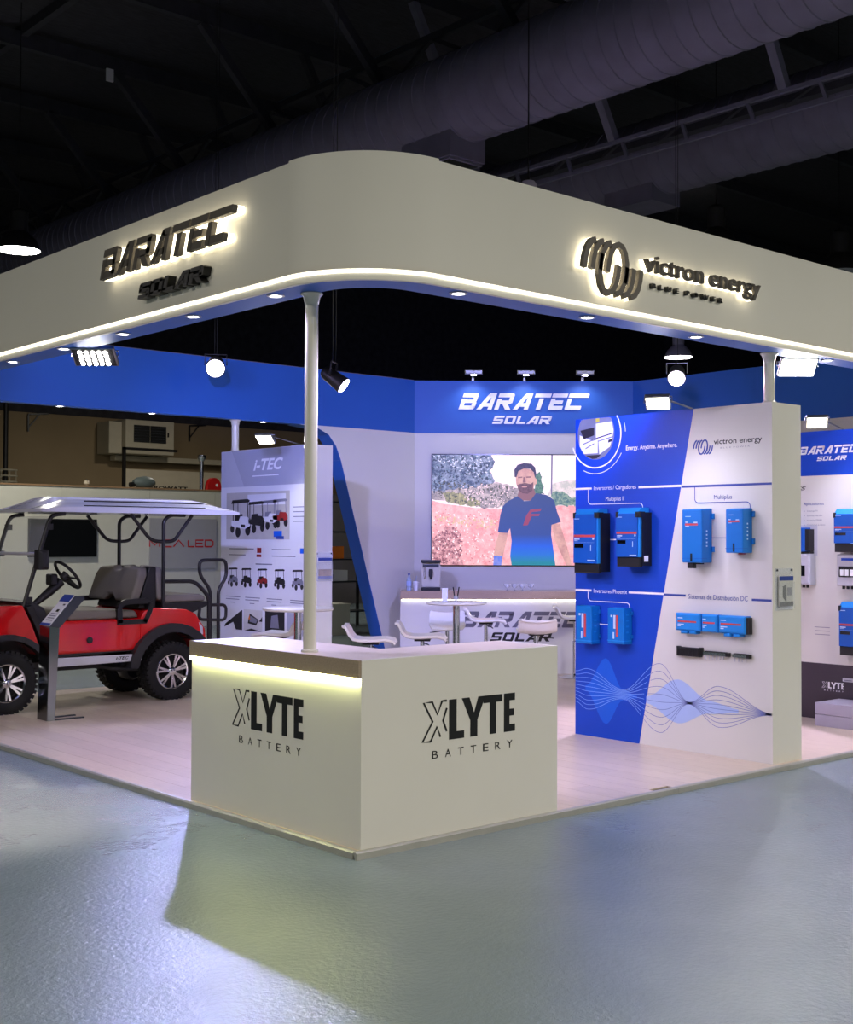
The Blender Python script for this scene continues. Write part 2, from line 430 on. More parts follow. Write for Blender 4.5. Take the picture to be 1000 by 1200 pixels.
for a, b in ((-.035, 2.82), (2.82, 5.6), (5.6, 9.4)):
    o = MB()
    o.add([(a + .001, -.035, 0), (a + .001, -.02, 0), (a + .001, 0, .042), (a + .001, -.022, .042), (a + .001, -.035, .034),
           (b - .001, -.035, 0), (b - .001, -.02, 0), (b - .001, 0, .042), (b - .001, -.022, .042), (b - .001, -.035, .034)],
          [(0, 1, 2, 3, 4), (9, 8, 7, 6, 5)] + [(i, (i + 1) % 5, 5 + (i + 1) % 5, 5 + i) for i in range(5)])
    o.build('edge_trim', TRIM, pf)

# hall shell
ce = struct(MB().box(-22, 42, -22, 46, 10.35, 10.5).build('ceiling', ROOFM), 'dark sheeted hall roof')
wb = struct(MB().box(-22, 42, 26, 26.3, 0, 5.05).build('wall_back', HALLW), 'tan plastered hall wall far behind the booth')
struct(MB().box(-22, 42, 26.05, 26.3, 5.05, 10.5).build('wall_back_upper', ROOFM), 'dark cladding above the plastered hall wall')
struct(MB().box(36, 36.3, -22, 26, 0, 10.5).build('wall_right', ROOFM), 'dark far side wall of the hall')

# roof frames: rafters along X with knee braces, girder along Y
for k, y in enumerate((3.4, 6.2, 9.0, 11.85, 14.75, 17.5, 20.4, 23.2)):
    t = thing('roof_frame', ['dark roof frame nearest the top edge above the duct', 'second dark roof frame with knee brace above the duct', 'third dark roof frame with knee brace above the duct',
                             'fourth dark roof frame, its brace above the rounded corner', 'fifth dark roof frame carrying the small white tag', 'sixth dark roof frame above the left sign',
                             'seventh dark roof frame deep in the hall', 'farthest dark roof frame by the hall wall'][k], 'roof frame', (6.1, y, 10.0), 0, 'dark steel frames under the hall roof')
    MB().bar((-20, 0, .12), (25, 0, .12), .12, .26).build('rafter', BEAM, t)
    MB().bar((0, 0, 0), (1.5, 0, -1.55), .12, .14).build('knee_brace', BEAM, t)
    MB().bar((2.0, 0, 0), (3.4, 0, -2.5), .12, .12).build('knee_brace', JOIST if k < 3 else BEAM, t)
    if k == 4: MB().box(-.22, -.09, -.12, -.08, -.22, .0).build('white_tag', PAPER, t)
for x, lab in ((-3.0, 'dark purlin crossing the roof at upper left'), (1.0, 'dark purlin crossing the roof left of the duct'), (4.4, 'dark purlin crossing the roof beside the knee braces'), (13.5, 'dark purlin crossing the roof above the right sign')):
    tag(MB().bar((x, -8, 10.28), (x, 25.9, 10.28), .12, .2).build('purlin', BEAM), lab, 'beam', 'purlins of the hall roof')
g = thing('lattice_girder', 'dark lattice girder running above the large air duct', 'girder', (7.6, 0, 8.45))
MB().bar((0, -6, 0), (0, 25, 0), .12).build('chord', BEAM, g)
MB().bar((0, -6, .55), (0, 25, .55), .1).build('chord', BEAM, g)
for k in range(28): MB().bar((0, -4 + k, 0 if k % 2 else .55), (0, -3 + k, .55 if k % 2 else 0), .06).build('web_bar', BEAM, g)
j = thing('open_web_joist', 'pale grey open web joist between the two ducts', 'girder', (9.5, 0, 7.18))
MB().bar((0, -6, 0), (0, 24, 0), .05, .04).build('chord', JOIST, j)
MB().bar((0, -6, .28), (0, 24, .28), .06, .05).build('chord', JOIST, j)
MB().bar((.5, -6, .34), (.5, 24, .34), .16, .10).build('chord', BEAM, j)
for k in range(24):
    y = -5.6 + k * 1.05
    MB().bar((0, y, 0), (0, y + .10, .28), .045).build('web_bar', JOIST, j)
    MB().bar((0, y + .10, .28), (.5, y + .9, .30), .05).build('web_bar', BEAM, j)
tr = thing('skylight_strip', 'painted bluish tray hanging under the roof above the left sign', 'skylight', (7.9, 9, 9.2))  # skylight dashes, their light put into the colour of blue-grey bars
for k in range(9): MB().box(-.05, .05, k * 1.2, k * 1.2 + .9, 0, .04).build('skylight_dash', mat('skylight_blue_grey', (90, 120, 140), .5, .4, var=.2, vs=4), tr)

def duct(name, label, x, z, r, y0, y1):
    d = thing(name, label, 'air duct', (x, 0, z)); n = int((y1 - y0) / .9)
    b = MB(); seg = 40; prof = []
    h = y0
    while h < y1:
        prof += [(r, h), (r, h + .205), (r + .012, h + .212), (r + .012, h + .236), (r, h + .243)]; h += .25
    b.lathe(prof, seg, axis='y').build('duct_pipe', DUCT, d, smooth=True)
    return d
d1 = duct('air_duct', 'large grey spiral air duct crossing above the rounded corner', 7.15, 7.72, .6, -7, 25)
MB().box(-.32, .32, 6.75, 7.75, -.85, -.45).build('outlet_box', DUCT, d1)
gr = MB().box(-.30, .30, 6.78, 7.72, -.885, -.855).build('grille', JOIST, d1)
for k in range(2): MB().box(-.26, .26, 6.83 + k * .45, 7.22 + k * .45, -.892, -.886).build('grille_slot', BLACK, gr)
d2 = duct('air_duct', 'second grey spiral air duct behind the pale joist at right', 11.4, 7.8, .6, -7, 25)
MB().box(-.35, .35, 6.75, 7.7, -.76, -.45).build('outlet_box', DUCT, d2)

# ------------------------------------------------------------------ canopy
R = .62; CX, CY = -.13, -.106; ZB, ZT = 3.232, 3.953; BW, BD = 9.2185, 7.595
pathL = [(CX, BD), (CX, CY + R)]
pathC = [(CX + R - R * math.cos(a), CY + R - R * math.sin(a)) for a in [i * PI / 2 / 24 for i in range(25)]]
pathR = [(CX + R, CY), (BW + .1, CY)]
def band(path, o0, o1, z0, z1):
    b = MB(); n = len(path); vs = []
    for i, p in enumerate(path):
        def nr(a, c):
            dx, dy = c[0] - a[0], c[1] - a[1]; l = math.hypot(dx, dy); return (dy / l, -dx / l)
        ns = []
        if i > 0: ns.append(nr(path[i - 1], p))
        if i < n - 1: ns.append(nr(p, path[i + 1]))
        nx, ny = sum(q[0] for q in ns) / len(ns), sum(q[1] for q in ns) / len(ns)
        l2 = nx * nx + ny * ny; nx, ny = nx / l2, ny / l2
        for o, z in ((o0, z0), (o1, z0), (o1, z1), (o0, z1)): vs.append((p[0] + nx * o, p[1] + ny * o, z))
    fs = [(0, 1, 2, 3), tuple(4 * (n - 1) + k for k in (3, 2, 1, 0))]
    for i in range(n - 1):
        for k in range(4): fs.append((4 * i + k, 4 * i + (k + 1) % 4, 4 * i + 4 + (k + 1) % 4, 4 * i + 4 + k))
    return b.add(vs, fs)
can = thing('canopy', 'white booth canopy with rounded corner, glowing edge line and blue underside', 'canopy')
band(pathL, -.03, 0, ZB, ZT).build('fascia_panel', FASC, can)
band(pathC, -.03, .001, ZB, ZT + .012).build('fascia_panel', FASC, can, smooth=True)
band(pathR, -.03, 0, ZB, ZT).build('fascia_panel', FASC, can)
full = pathL + pathC[1:-1] + pathR
band(full, .001, .009, ZB + .040, ZB + .054).build('led_strip', STRIP, can)
band(full, .001, .022, ZB + .058, ZB + .064).build('strip_profile', FASC, can)
band(full, -.26, -.031, ZB + .004, ZB + .03).build('soffit', BLUE, can)
band(full, -.26, -.235, ZB + .03, ZT - .02).build('inner_panel', BLUE, can)
DL = [(-.02, .80), (-.02, 1.756), (-.02, 2.72), (-.02, 3.68), (-.02, 4.64), (-.02, 5.6), (.744, -.0), (1.92, .02), (3.1, .02), (4.85, .02), (6.2, .02), (7.6, .02)]
for x, y in DL:
    o = MB().lathe([(.052, 0), (.056, -.006), (.04, -.009), (.036, -.002)], 20).build('downlight', PALEG, can, loc=(x, y, ZB + .004))
    MB().lathe([(.036, -.001), (.03, -.006)], 16).build('lens', LENS, o)
    spot('downlight_lamp', (x, y, ZB - .03), (x + (2.6 if x < .1 else 0), y + (2.6 if x > .1 else 0), 0), 80 if y < 3.2 else 24, (.62, .52, 1) if x < .1 else (.74, .66, 1), 110, .7, .03)

hd = thing('blue_header', 'blue header band around the back of the booth', 'header')
A0 = Vector((6.954, BD)); B0 = Vector((BW, 5.618)); TV = math.atan2(B0.y - A0.y, B0.x - A0.x)
for pth in ([(CX, BD), (6.954, BD)], [(6.954, BD), (BW, 5.618)], [(BW, 5.618), (BW, CY)]):
    band([pth[0], pth[1]], -.14, 0, ZB, ZT).build('header_panel', BLUE, hd)
band([(CX, BD + .07), (6.954, BD + .07)], -.05, .05, ZT, ZT + .012).build('top_trim', JOIST, hd)
for x in (1.81, 2.95, 4.5):
    o = MB().lathe([(.052, 0), (.056, -.006), (.04, -.009), (.036, -.002)], 20).build('downlight', PALEG, hd, loc=(x, BD + .06, ZB))
    MB().lathe([(.036, -.001), (.03, -.006)], 16).build('lens', LENS, o)
    spot('downlight_lamp', (x, BD + .06, ZB - .03), (x, BD, 0), 60, (.72, .68, 1), 95, .7, .03)

# ------------------------------------------------------------------ booth walls
tvw = struct(MB().box(0, 3.006, 0.01, .14, Z0, ZB).build('wall_screen', WHITE, None, loc=(A0.x, A0.y, 0), rotz=TV), 'white wall behind the big screen')
poly = [(6.954, Z0), (6.954, ZB), (5.0, ZB), (5.30, 3.20), (5.48, 3.12), (5.60, 2.98), (5.68, 2.80), (6.519, Z0)]
lw = struct(MB().prism(poly, BD, BD + .24).build('wall_left', WHITE), 'white wall with a slanted blue edge left of the screen wall')
e = MB()
pp = poly[2:]
for a, b in zip(pp[:-1], pp[1:]): e.add([(a[0] - .003, BD - .002, a[1] - .001), (b[0] - .003, BD - .002, b[1]), (b[0] - .003, BD + .242, b[1]), (a[0] - .003, BD + .242, a[1] - .001),
                                       (a[0] + .004, BD - .002, a[1]), (b[0] + .004, BD - .002, b[1]), (b[0] + .004, BD + .242, b[1]), (a[0] + .004, BD + .242, a[1])],
                                      [(0, 1, 2, 3), (7, 6, 5, 4), (0, 4, 5, 1), (3, 2, 6, 7), (0, 3, 7, 4), (1, 5, 6, 2)])
e.build('blue_edge', BLUE, lw)
struct(MB().box(BW, BW + .12, 2.3, 5.618, Z0, ZB).build('wall_right_booth', WHITE), 'white booth wall right of the screen wall')

# ------------------------------------------------------------------ signs on the canopy
s1 = thing('lettering_sign', 'halo-lit dark raised letters BARATEC SOLAR on the left canopy face', 'sign', (CX - .004, 2.68, 3.37), FX)
word(s1, 'BARATEC', 0, .215, .20, 1.72, DARK, -.095, -.06, back=HALO, yb=-.012)
word(s1, 'SOLAR', .49, .015, .10, .86, mat('letter_face_charcoal', (74, 72, 74), .5, var=.03), -.062, -.056, back=INK, yb=0)
s2 = thing('logo_sign', 'halo-lit dark raised logo and letters victron energy on the right canopy face', 'sign', (1.64, CY - .004, 3.35), 0)
for k, L in enumerate(vic_logo(.015, .01, .59, .335)):
    o = MB()
    n = len(L); Lft = []; Rgt = []; wd = .040
    for i in range(n):
        a, c = L[max(i - 1, 0)], L[min(i + 1, n - 1)]; dx, dz = c[0] - a[0], c[1] - a[1]; l = math.hypot(dx, dz)
        nx, nz = -dz / l * wd / 2, dx / l * wd / 2
        Lft.append((L[i][0] + nx, L[i][1] + nz)); Rgt.append((L[i][0] - nx, L[i][1] - nz))
    for i in range(n - 1): o.prism([Lft[i], Lft[i + 1], Rgt[i + 1], Rgt[i]], -.075, -.045)
    o = o.build('logo_bar', DARK, s2)
    q = MB()
    for i in range(n - 1): q.prism([Lft[i], Lft[i + 1], Rgt[i + 1], Rgt[i]], -.0445, -.01)
    q.build('halo_backing', HALO, o)
def letters(parent, s, x, z, h, width, m, y, ext, bold, back=None, yb=0):
    """each character its own raised letter"""
    cu = bpy.data.curves.new('t', 'FONT'); ob = bpy.data.objects.new('t', cu); COL.objects.link(ob); cu.size = 1; cu.offset = bold; cu.resolution_u = 3
    def meas(t):
        cu.body = t; bpy.context.view_layer.update()
        me = bpy.data.meshes.new_from_object(ob.evaluated_get(bpy.context.evaluated_depsgraph_get())); xs = [v.co.x for v in me.vertices]
        return (min(xs), max(xs)) if xs else (0, 0)
    t0, t1 = meas(s); kx = width / (t1 - t0); res = []
    for i, c in enumerate(s):
        if c == ' ': continue
        p0 = meas(s[:i + 1])[1]; c1 = meas(c); w_ = (c1[1] - c1[0]) * kx
        res.append((c, x + (p0 - t0) * kx - w_, w_))
    bpy.data.objects.remove(ob); bpy.data.curves.remove(cu)
    for c, xx, ww in res:
        o = text(parent, 'letter', c, xx, z, h, m, y=y, ext=ext, bold=bold, width=ww)
        if back:
            text(o, 'halo_backing', c, xx, z, h, back, y=y + ext + .0005, ext=abs(y + ext) - abs(yb), bold=bold, width=ww)
letters(s2, 'victron energy', .64, .215, .118, 1.33, DARK, -.075, .03, .012, HALO, .01)
letters(s2, 'B  L  U  E    P  O  W  E  R', .765, .12, .032, .80, INK, -.03, .03, .02)

# ------------------------------------------------------------------ poles
def pole(label, x, y, z0, z1, r=.04):
    t = thing('pole', label, 'pole', (x, y, z0))
    MB().lathe([(r, 0), (r, z1 - z0)], 28).build('shaft', POLEM, t, smooth=True)
    MB().lathe([(r, -.07), (r + .012, -.02), (r + .028, -.006), (r + .028, 0)], 28).build('flange', POLEM, t, smooth=True, loc=(0, 0, z1 - z0))
    MB().lathe([(r + .012, 0), (r + .012, .012), (r + .002, .018)], 28).build('collar', POLEM, t, smooth=True)
pole('glossy white pole standing on the reception counter', .11, .61, 1.091, ZB + .003)
pole('white pole rising from the inverter display panel', 4.19, .13, 2.842, ZB + .003, .042)
pole('thin white pole behind the golf cart poster panel', 4.12, 7.69, 2.842, ZB, .045)

# ------------------------------------------------------------------ XLYTE reception counter
H = 1.05; ca, cb, wd = 1.805, 1.615, .52
rc = thing('reception_counter', 'white L-shaped reception counter printed XLYTE BATTERY with lit wood edge', 'counter', (0, 0, Z0))
b = MB().prismz([(.02, 0), (cb, 0), (cb, wd), (wd, wd), (wd, ca), (.02, ca)], 0, H - .09)
b.build('body', WHITE, rc)
MB().box(.02, cb, 0, .03, H - .09, H - .0005).build('front_upper_panel', WHITE, rc)
MB().box(cb - .03, cb, .03, wd, H - .09, H - .0005).build('end_panel', WHITE, rc)
MB().prismz([(.022, .032), (cb - .032, .032), (cb - .032, wd), (wd + .06, wd), (wd + .06, ca), (.022, ca)], H - .03, H).build('worktop', WOODT, rc)
MB().box(-.0, .021, .0, ca, H - .10, H).build('wood_edge', WOOD, rc)
MB().box(-.002, .019, .004, ca - .01, H - .124, H - .102).build('led_strip', STRIPY, rc)
# prints on the two faces: small empties would be a third level, so meshes carry the transform themselves
def on_face(fn, loc, rotz):
    before = set(bpy.data.objects); holder = bpy.data.objects.new('h', None); fn(holder)
    for o in set(bpy.data.objects) - before - {holder}:
        o.parent = rc; o.location = loc; o.rotation_euler.z = rotz
    bpy.data.objects.remove(holder)
on_face(lambda h: xlyte(h, .50, .545, .235, .76, INK), (.02, ca, 0), FX)
on_face(lambda h: xlyte(h, .47, .545, .235, .76, INK), (0, 0, 0), 0)

# ================================================================== DISPLAY PANELS
def brochure(label, x, y, z, w_, h_, dark=False):
    t = thing('brochure_holder', label, 'holder', (x, y, z))
    MB().box(-.02, w_ + .02, -.006, -.002, -.03, h_ + .06).build('back_plate', GLASSW, t)
    MB().box(-.004, w_ + .004, -.034, -.03, -.02, h_ * .8).build('front_plate', GLASS, t)
    p = MB().box(.004, w_ - .004, -.024, -.014, 0, h_).build('brochure', mat('brochure_paper', (196, 196, 190), .4, var=.06, vs=8), t)
    flat(p, 'title_band', [rect(.004, h_ - .035, w_ - .004, h_ - .002)], NAVY, -.026)
    if dark:
        flat(p, 'picture', [[(w_ * .25, h_ * .30), (w_ * .5, h_ * .12), (w_ * .5, h_ * .72), (w_ * .25, h_ * .66)]], STEELD, -.026)
        flat(p, 'picture', [rect(w_ * .56, h_ * .35, w_ * .85, h_ * .62)], PTEXT, -.026); flat(p, 'footer_band', [rect(.004, .0, w_ - .004, .035)], PDARK, -.026)
    else:
        flat(p, 'picture', [rect(.008, .03, w_ - .008, h_ * .45)], mat('brochure_photo', (150, 120, 90), .5, var=.3, vs=14), -.026); flat(p, 'footer_band', [rect(.004, .0, w_ - .004, .03)], NAVY, -.026)
    for sx in (.0, w_): MB().lathe([(.008, 0), (.008, -.012)], 12, axis='y').build('standoff', STEEL, t, smooth=True, loc=(sx, 0, h_ + .045))

# ---- inverter panel: local x = 2.08 - Y, front at local y = 0
ip = thing('inverter_display_panel', 'tall blue and white inverter display panel with victron energy print and waves', 'display panel', (4.105, 2.08, 0), FX)
MB().box(0, 2.03, .0, .40, Z0, 2.842).build('panel_body', WHITE, ip)
DIV = lambda z: 1.29 - (2.842 - z) * (1.29 - .725) / 2.80
flat(ip, 'blue_print', [[(0, Z0), (DIV(Z0), Z0), (DIV(2.842), 2.842), (0, 2.842)]], PBLUE, -.0012, .001)
Y1 = -.0024
circ = [(x, z) for x, z in arc(.238, 2.70, .212, 0, 360, 40, .226) if True][:-1]
circ = [(x, min(z, 2.838)) for x, z in circ]
flat(ip, 'round_photo', [circ], mat('photo_grey', (120, 124, 130), .5, var=.1), Y1)
flat(ip, 'photo_detail', [[(.05, 2.70), (.20, 2.64), (.26, 2.65), (.26, 2.53), (.10, 2.53), (.05, 2.60)], [(.27, 2.64), (.43, 2.67), (.44, 2.72), (.42, 2.80), (.24, 2.79), (.24, 2.66)], [(.28, 2.52), (.40, 2.58), (.43, 2.66), (.27, 2.63)]], WHITEINK, Y1 - .001)
flat(ip, 'photo_detail', [[(.06, 2.74), (.22, 2.76), (.22, 2.69), (.10, 2.66)], [(.24, 2.655), (.43, 2.69), (.43, 2.70), (.24, 2.665)], [(.38, 2.615), (.425, 2.625), (.43, 2.65), (.385, 2.64)], [(.12, 2.515), (.30, 2.515), (.25, 2.485), (.2, 2.482)], [(.09, 2.62), (.2, 2.65), (.2, 2.644), (.09, 2.612)], [(.12, 2.58), (.22, 2.62), (.22, 2.612), (.12, 2.573)]], PDARK, Y1 - .002)
flat(ip, 'photo_detail', [[(.24, 2.80), (.28, 2.805), (.28, 2.838), (.24, 2.838)]], mat('photo_yellow', (200, 190, 60), .5, var=.05), Y1 - .002)
strokes(ip, 'ring_line', [[p for p in arc(.238, 2.69, .285, -160, 33, 40, .288)]], .012, WHITEINK, Y1)
strokes(ip, 'ring_line', [arc(.238, 2.69, .335, -115, -30, 16, .34), arc(.238, 2.69, .335, 2, 15, 4, .34)], .006, WHITEINK, Y1)
text(ip, 'lettering', 'Energy. Anytime. Anywhere.', .58, 2.54, .038, WHITEINK, Y1, width=.545, bold=.01)
def hline(x0, x1, z, m, w_=.018): flat(ip, 'rule_line', [rect(x0, z - w_ / 2, x1, z + w_ / 2)], m, Y1)
def bracket(pts, m): strokes(ip, 'bracket_line', [pts], .007, m, Y1)
def rnd(x0, z0, x1, z1, zend, r=.035):     # down from z0, round, across at z1, round, down to zend
    return [(x0, z0)] + arc(x0 + r, z1 + r, r, 180, 270, 6) + arc(x1 - r, z1 - r, r, 90, 0, 6) + [(x1, zend)]
hline(.002, .19, 2.221, WHITEINK); hline(.716, DIV(2.215) , 2.216, WHITEINK)
text(ip, 'lettering', 'Inversores / Cargadores', .215, 2.206, .036, WHITEINK, Y1, width=.475)
bracket(rnd(.151, 2.21, .763, 2.081, 2.04), WHITEINK); text(ip, 'lettering', 'Multiplus II', .353, 2.108, .036, WHITEINK, Y1, width=.205)
hline(.002, .189, 1.321, WHITEINK); hline(.609, DIV(1.317), 1.318, WHITEINK)
text(ip, 'lettering', 'Inversores Phoenix', .215, 1.303, .036, WHITEINK, Y1, width=.377)
bracket(rnd(.151, 1.31, .62, 1.228, 1.18), WHITEINK)
flat(ip, 'link_line', [rect(.40, 1.765, .62, 1.775)], WHITEINK, Y1); flat(ip, 'link_line', [rect(.27, 1.025, .48, 1.033)], WHITEINK, Y1)
strokes(ip, 'logo', vic_logo(1.286, 2.466, .195, .115), .013, NAVY, Y1)
text(ip, 'lettering', 'victron energy', 1.488, 2.54, .044, INK, Y1, width=.453, bold=.012)
text(ip, 'lettering', 'B L U E  P O W E R', 1.553, 2.503, .012, PTEXT, Y1, width=.277)
hline(DIV(2.21) + .004, 2.028, 2.207, NAVY); hline(DIV(1.31) + .004, 1.209, 1.312, NAVY); hline(1.845, 2.024, 1.301, NAVY)
bracket(rnd(1.302, 2.20, 1.832, 2.070, 2.02), NAVY); text(ip, 'lettering', 'Multiplus', 1.49, 2.097, .036, NAVY, Y1, width=.172)
text(ip, 'lettering', 'Sistemas de Distribución DC', 1.236, 1.288, .040, NAVY, Y1, width=.572)
flat(ip, 'link_line', [rect(1.47, 1.783, 1.70, 1.789)], NAVY, Y1)
# waves
def wavefill(xs):
    tp = [(x, a) for x, a, b_ in xs]; bt = [(x, b_) for x, a, b_ in xs]; return tp + bt[::-1]
def sm(pts, n=8):
    out = []
    for i in range(len(pts) - 1):
        for k in range(n):
            t = k / n; t = (1 - math.cos(t * PI)) / 2
            out.append(tuple(a + (b_ - a) * (k / n if q == 0 else t) for q, (a, b_) in enumerate(zip(pts[i], pts[i + 1]))))
    return out + [pts[-1]]
wf = sm([(.12, .48, .44), (.355, .736, .166), (.55, .48, .39), (.70, .44, .42)])
flat(ip, 'wave_shape', [[(x, a), (x2, a2), (x2, b2), (x, b_)] for (x, a, b_), (x2, a2, b2) in zip(wf, wf[1:])], PBLUE2, -.0019, .0004)
wf = sm([(.80, .45, .39), (1.13, .618, .258), (1.45, .47, .37), (1.72, .43, .40)])
flat(ip, 'wave_shape', [[(x, a), (x2, a2), (x2, b2), (x, b_)] for (x, a, b_), (x2, a2, b2) in zip(wf, wf[1:])], PALEB, -.0019, .0004)
WB, WW = [], []
for k in range(10):
    t = k / 9.0
    lp_ = lambda a, b_: a + (b_ - a) * t
    pts = sm([(.003, lp_(.60, .33)), (.143, lp_(.63, .274)), (.545, lp_(.48, .402)), (.945, lp_(.735, .159)), (1.24, lp_(.442, .426)), (1.533, lp_(.597, .27)), (2.022, lp_(.428, .416))], 12)
    a = [p for p in pts if p[0] <= DIV(p[1])]; c = [p for p in pts if p[0] >= DIV(p[1]) - .02]
    WW.append(a); WB.append(c)
strokes(ip, 'wave_lines', WW, .0042, WAVEW, Y1); strokes(ip, 'wave_lines', WB, .0042, WAVEB, Y1)
brochure('clear brochure holder on the narrow end of the inverter panel', 4.16, .05, 1.255, .20, .235, True)

def unit(name, label, u0, u1, z0, z1, d, X=4.105, Y=2.08, group=None, cat='inverter'):
    t = thing(name, label, cat, (X - .003, Y - u0, z0), FX, group); return t, u1 - u0, z1 - z0, d
def mp2(label, u0, u1, z0, z1, d, X=4.105, Y=2.08):
    t, w_, h, d = unit('inverter', label, u0, u1, z0, z1, d, X, Y, 'two-tone inverter chargers')
    MB().box(.004, w_ - .002, -d + .03, 0, .01, h - .04).build('black_chassis', BLACK, t)
    f = MB().prism(rect(.0, .085, w_ - .03, h - .05), -d - .004, -d + .028).build('front_cover', CASED, t)
    MB().add([(0, -d - .004, h - .05), (w_ - .03, -d - .004, h - .05), (w_ - .03, -d + .05, h), (0, -d + .05, h), (0, 0, h), (w_ - .03, 0, h), (0, 0, h - .06), (w_ - .03, 0, h - .06), (0, -d + .04, h - .06), (w_ - .03, -d + .04, h - .06)],
             [(0, 1, 2, 3), (3, 2, 5, 4), (4, 5, 7, 6), (0, 3, 4, 6, 8), (1, 9, 7, 5, 2), (0, 8, 9, 1), (8, 6, 7, 9)]).build('top_cover', CASEL, t)
    MB().prism(rect(w_ - .03, .085, w_ - .012, h - .07), -d + .004, -d + .03).build('side_strip', CASEL, t)
    MB().chbox(.0, w_ - .01, -d + .002, -d + .04, 0, .084, .008).build('bottom_cover', BLACK, t)
    for x0 in (-.008, w_ - .055): MB().chbox(x0, x0 + .055 if x0 > 0 else x0 + .028, -d - .012, -d + .06, h - .085, h - .035, .01).build('corner_guard', BLACK, t)
    yb = -d - .0055
    flat(f, 'red_band', [rect(.004, h * .555, w_ - .036, h * .593)], REDL, yb)
    flat(f, 'display', [rect(.012, h * .39, w_ * .40, h * .45)], SCREEN, yb)
    flat(f, 'label_print', [rect(.012, h * .515, w_ * .25, h * .535), rect(.012, h * .495, w_ * .18, h * .503), rect(w_ * .76, h * .515, w_ * .82, h * .545), rect(.012, h * .47, w_ * .82, h * .472),
                            rect(w_ * .68, h * .34, w_ * .70, h * .43), rect(w_ * .56, h * .19, w_ * .84, h * .205), rect(.012, h * .835, w_ * .24, h * .845)], LABEL, yb)
mp2('large blue and black inverter, leftmost on the inverter panel', .115, .405, 1.478, 2.04, .15)
mp2('smaller blue and black inverter with white sticker on its side', .60, .86, 1.54, 2.04, .15)
t = [o for o in bpy.data.objects if o.get('label', '').startswith('smaller blue and black')][0]
MB().box(.2585, .2592, -.10, -.045, .045, .095).build('sticker', WHITEINK, t)

def mp1(label, u0, u1, z0, z1, d, plug):
    t, w_, h, d = unit('inverter', label, u0, u1, z0, z1, d, group='plain blue inverter chargers')
    c = .03
    bdy = MB().add([(0, -d, .0), (w_ - .0, -d, .0), (w_ - .0, -d, h - .0), (0, -d, h), (-.004, 0, 0), (w_ + .004, 0, 0), (w_ + .004, 0, h + .01), (-.004, 0, h + .01)],
                   [(0, 1, 2, 3), (7, 6, 5, 4), (0, 3, 7, 4), (1, 5, 6, 2), (3, 2, 6, 7), (0, 4, 5, 1)]).build('case', CASE, t, bevel=.008)
    MB().box(-.002, w_ + .002, -d - .0015, -.01, .034, .037).build('seam_line', CASED, t)
    flat(t, 'red_label', [rect(w_ * .16, h * .70, w_ * .80, h * .735)], REDL, -d - .002)
    flat(t, 'label_print', [rect(w_ * .18, h * .86, w_ * .45, h * .872), rect(w_ * .18, h * .75, w_ * .3, h * .77), rect(w_ * .6, h * .745, w_ * .78, h * .765), rect(w_ * .18, h * .675, w_ * .36, h * .69)], LABEL, -d - .002)
    MB().box(w_ * .44, w_ * .52, -d - .006, -d + .01, .01, .075).build('switch', BLACK, t)
    if plug: MB().box(w_ * .2, w_ * .5, -d + .02, -d + .06, -.045, -.001).build('cable_gland', BLACK, t)
    MB().box(w_ * .6, w_ * .85, -d + .03, -d + .07, -.012, -.001).build('terminal', PRED if not plug else BLACK, t)
    b = MB()
    for k in range(5): b.box(w_ + .0042, w_ + .006, -d * .62, -d * .5, h * .30 + k * .03, h * .30 + k * .03 + .012)
    b.build('side_print', LABEL, t)
    for zz in (h * .2, h * .82): MB().chbox(w_ + .004, w_ + .028, -.02, 0, zz, zz + .045, .006).build('mounting_lug', CASE, t)
mp1('taller plain blue inverter with black cable gland below, on white panel half', 1.275, 1.47, 1.585, 2.015, .135, True)
mp1('shorter plain blue inverter right of the taller one, on white panel half', 1.69, 1.85, 1.668, 2.012, .125, False)

def phx(label, u0, u1, z0, z1, d):
    t, w_, h, d = unit('inverter', label, u0, u1, z0, z1, d, group='small turquoise inverters')
    MB().chbox(0, w_, -d, 0, 0, h, .006).build('case', CASE, t)
    MB().box(-.002, w_ + .002, -d - .001, -.004, .022, .03).build('bottom_seam', CASEL, t)
    flat(t, 'red_stripe', [rect(w_ * .53, .06, w_ * .66, h * .80)], REDL, -d - .002)
    flat(t, 'label_print', [rect(w_ * .38, h * .42, w_ * .5, h * .80), rect(w_ * .34, h * .14, w_ * .42, h * .32), rect(w_ * .2, h * .74, w_ * .3, h * .80)], LABEL, -d - .002)
    b = MB()
    for k in range(4): b.box(w_ + .0001, w_ + .002, -d * .7, -d * .4, h * .3 + k * .05, h * .3 + k * .05 + .014)
    b.build('side_print', CASEL, t)
    for zz in (h * .15, h * .8): MB().chbox(w_, w_ + .015, -.02, 0, zz, zz + .03, .004).build('mounting_lug', CASE, t)
phx('turquoise inverter with vertical red stripe at the panel edge', .105, .285, .86, 1.19, .11)
phx('turquoise inverter with vertical red stripe nearest the white half', .468, .645, .88, 1.186, .11)

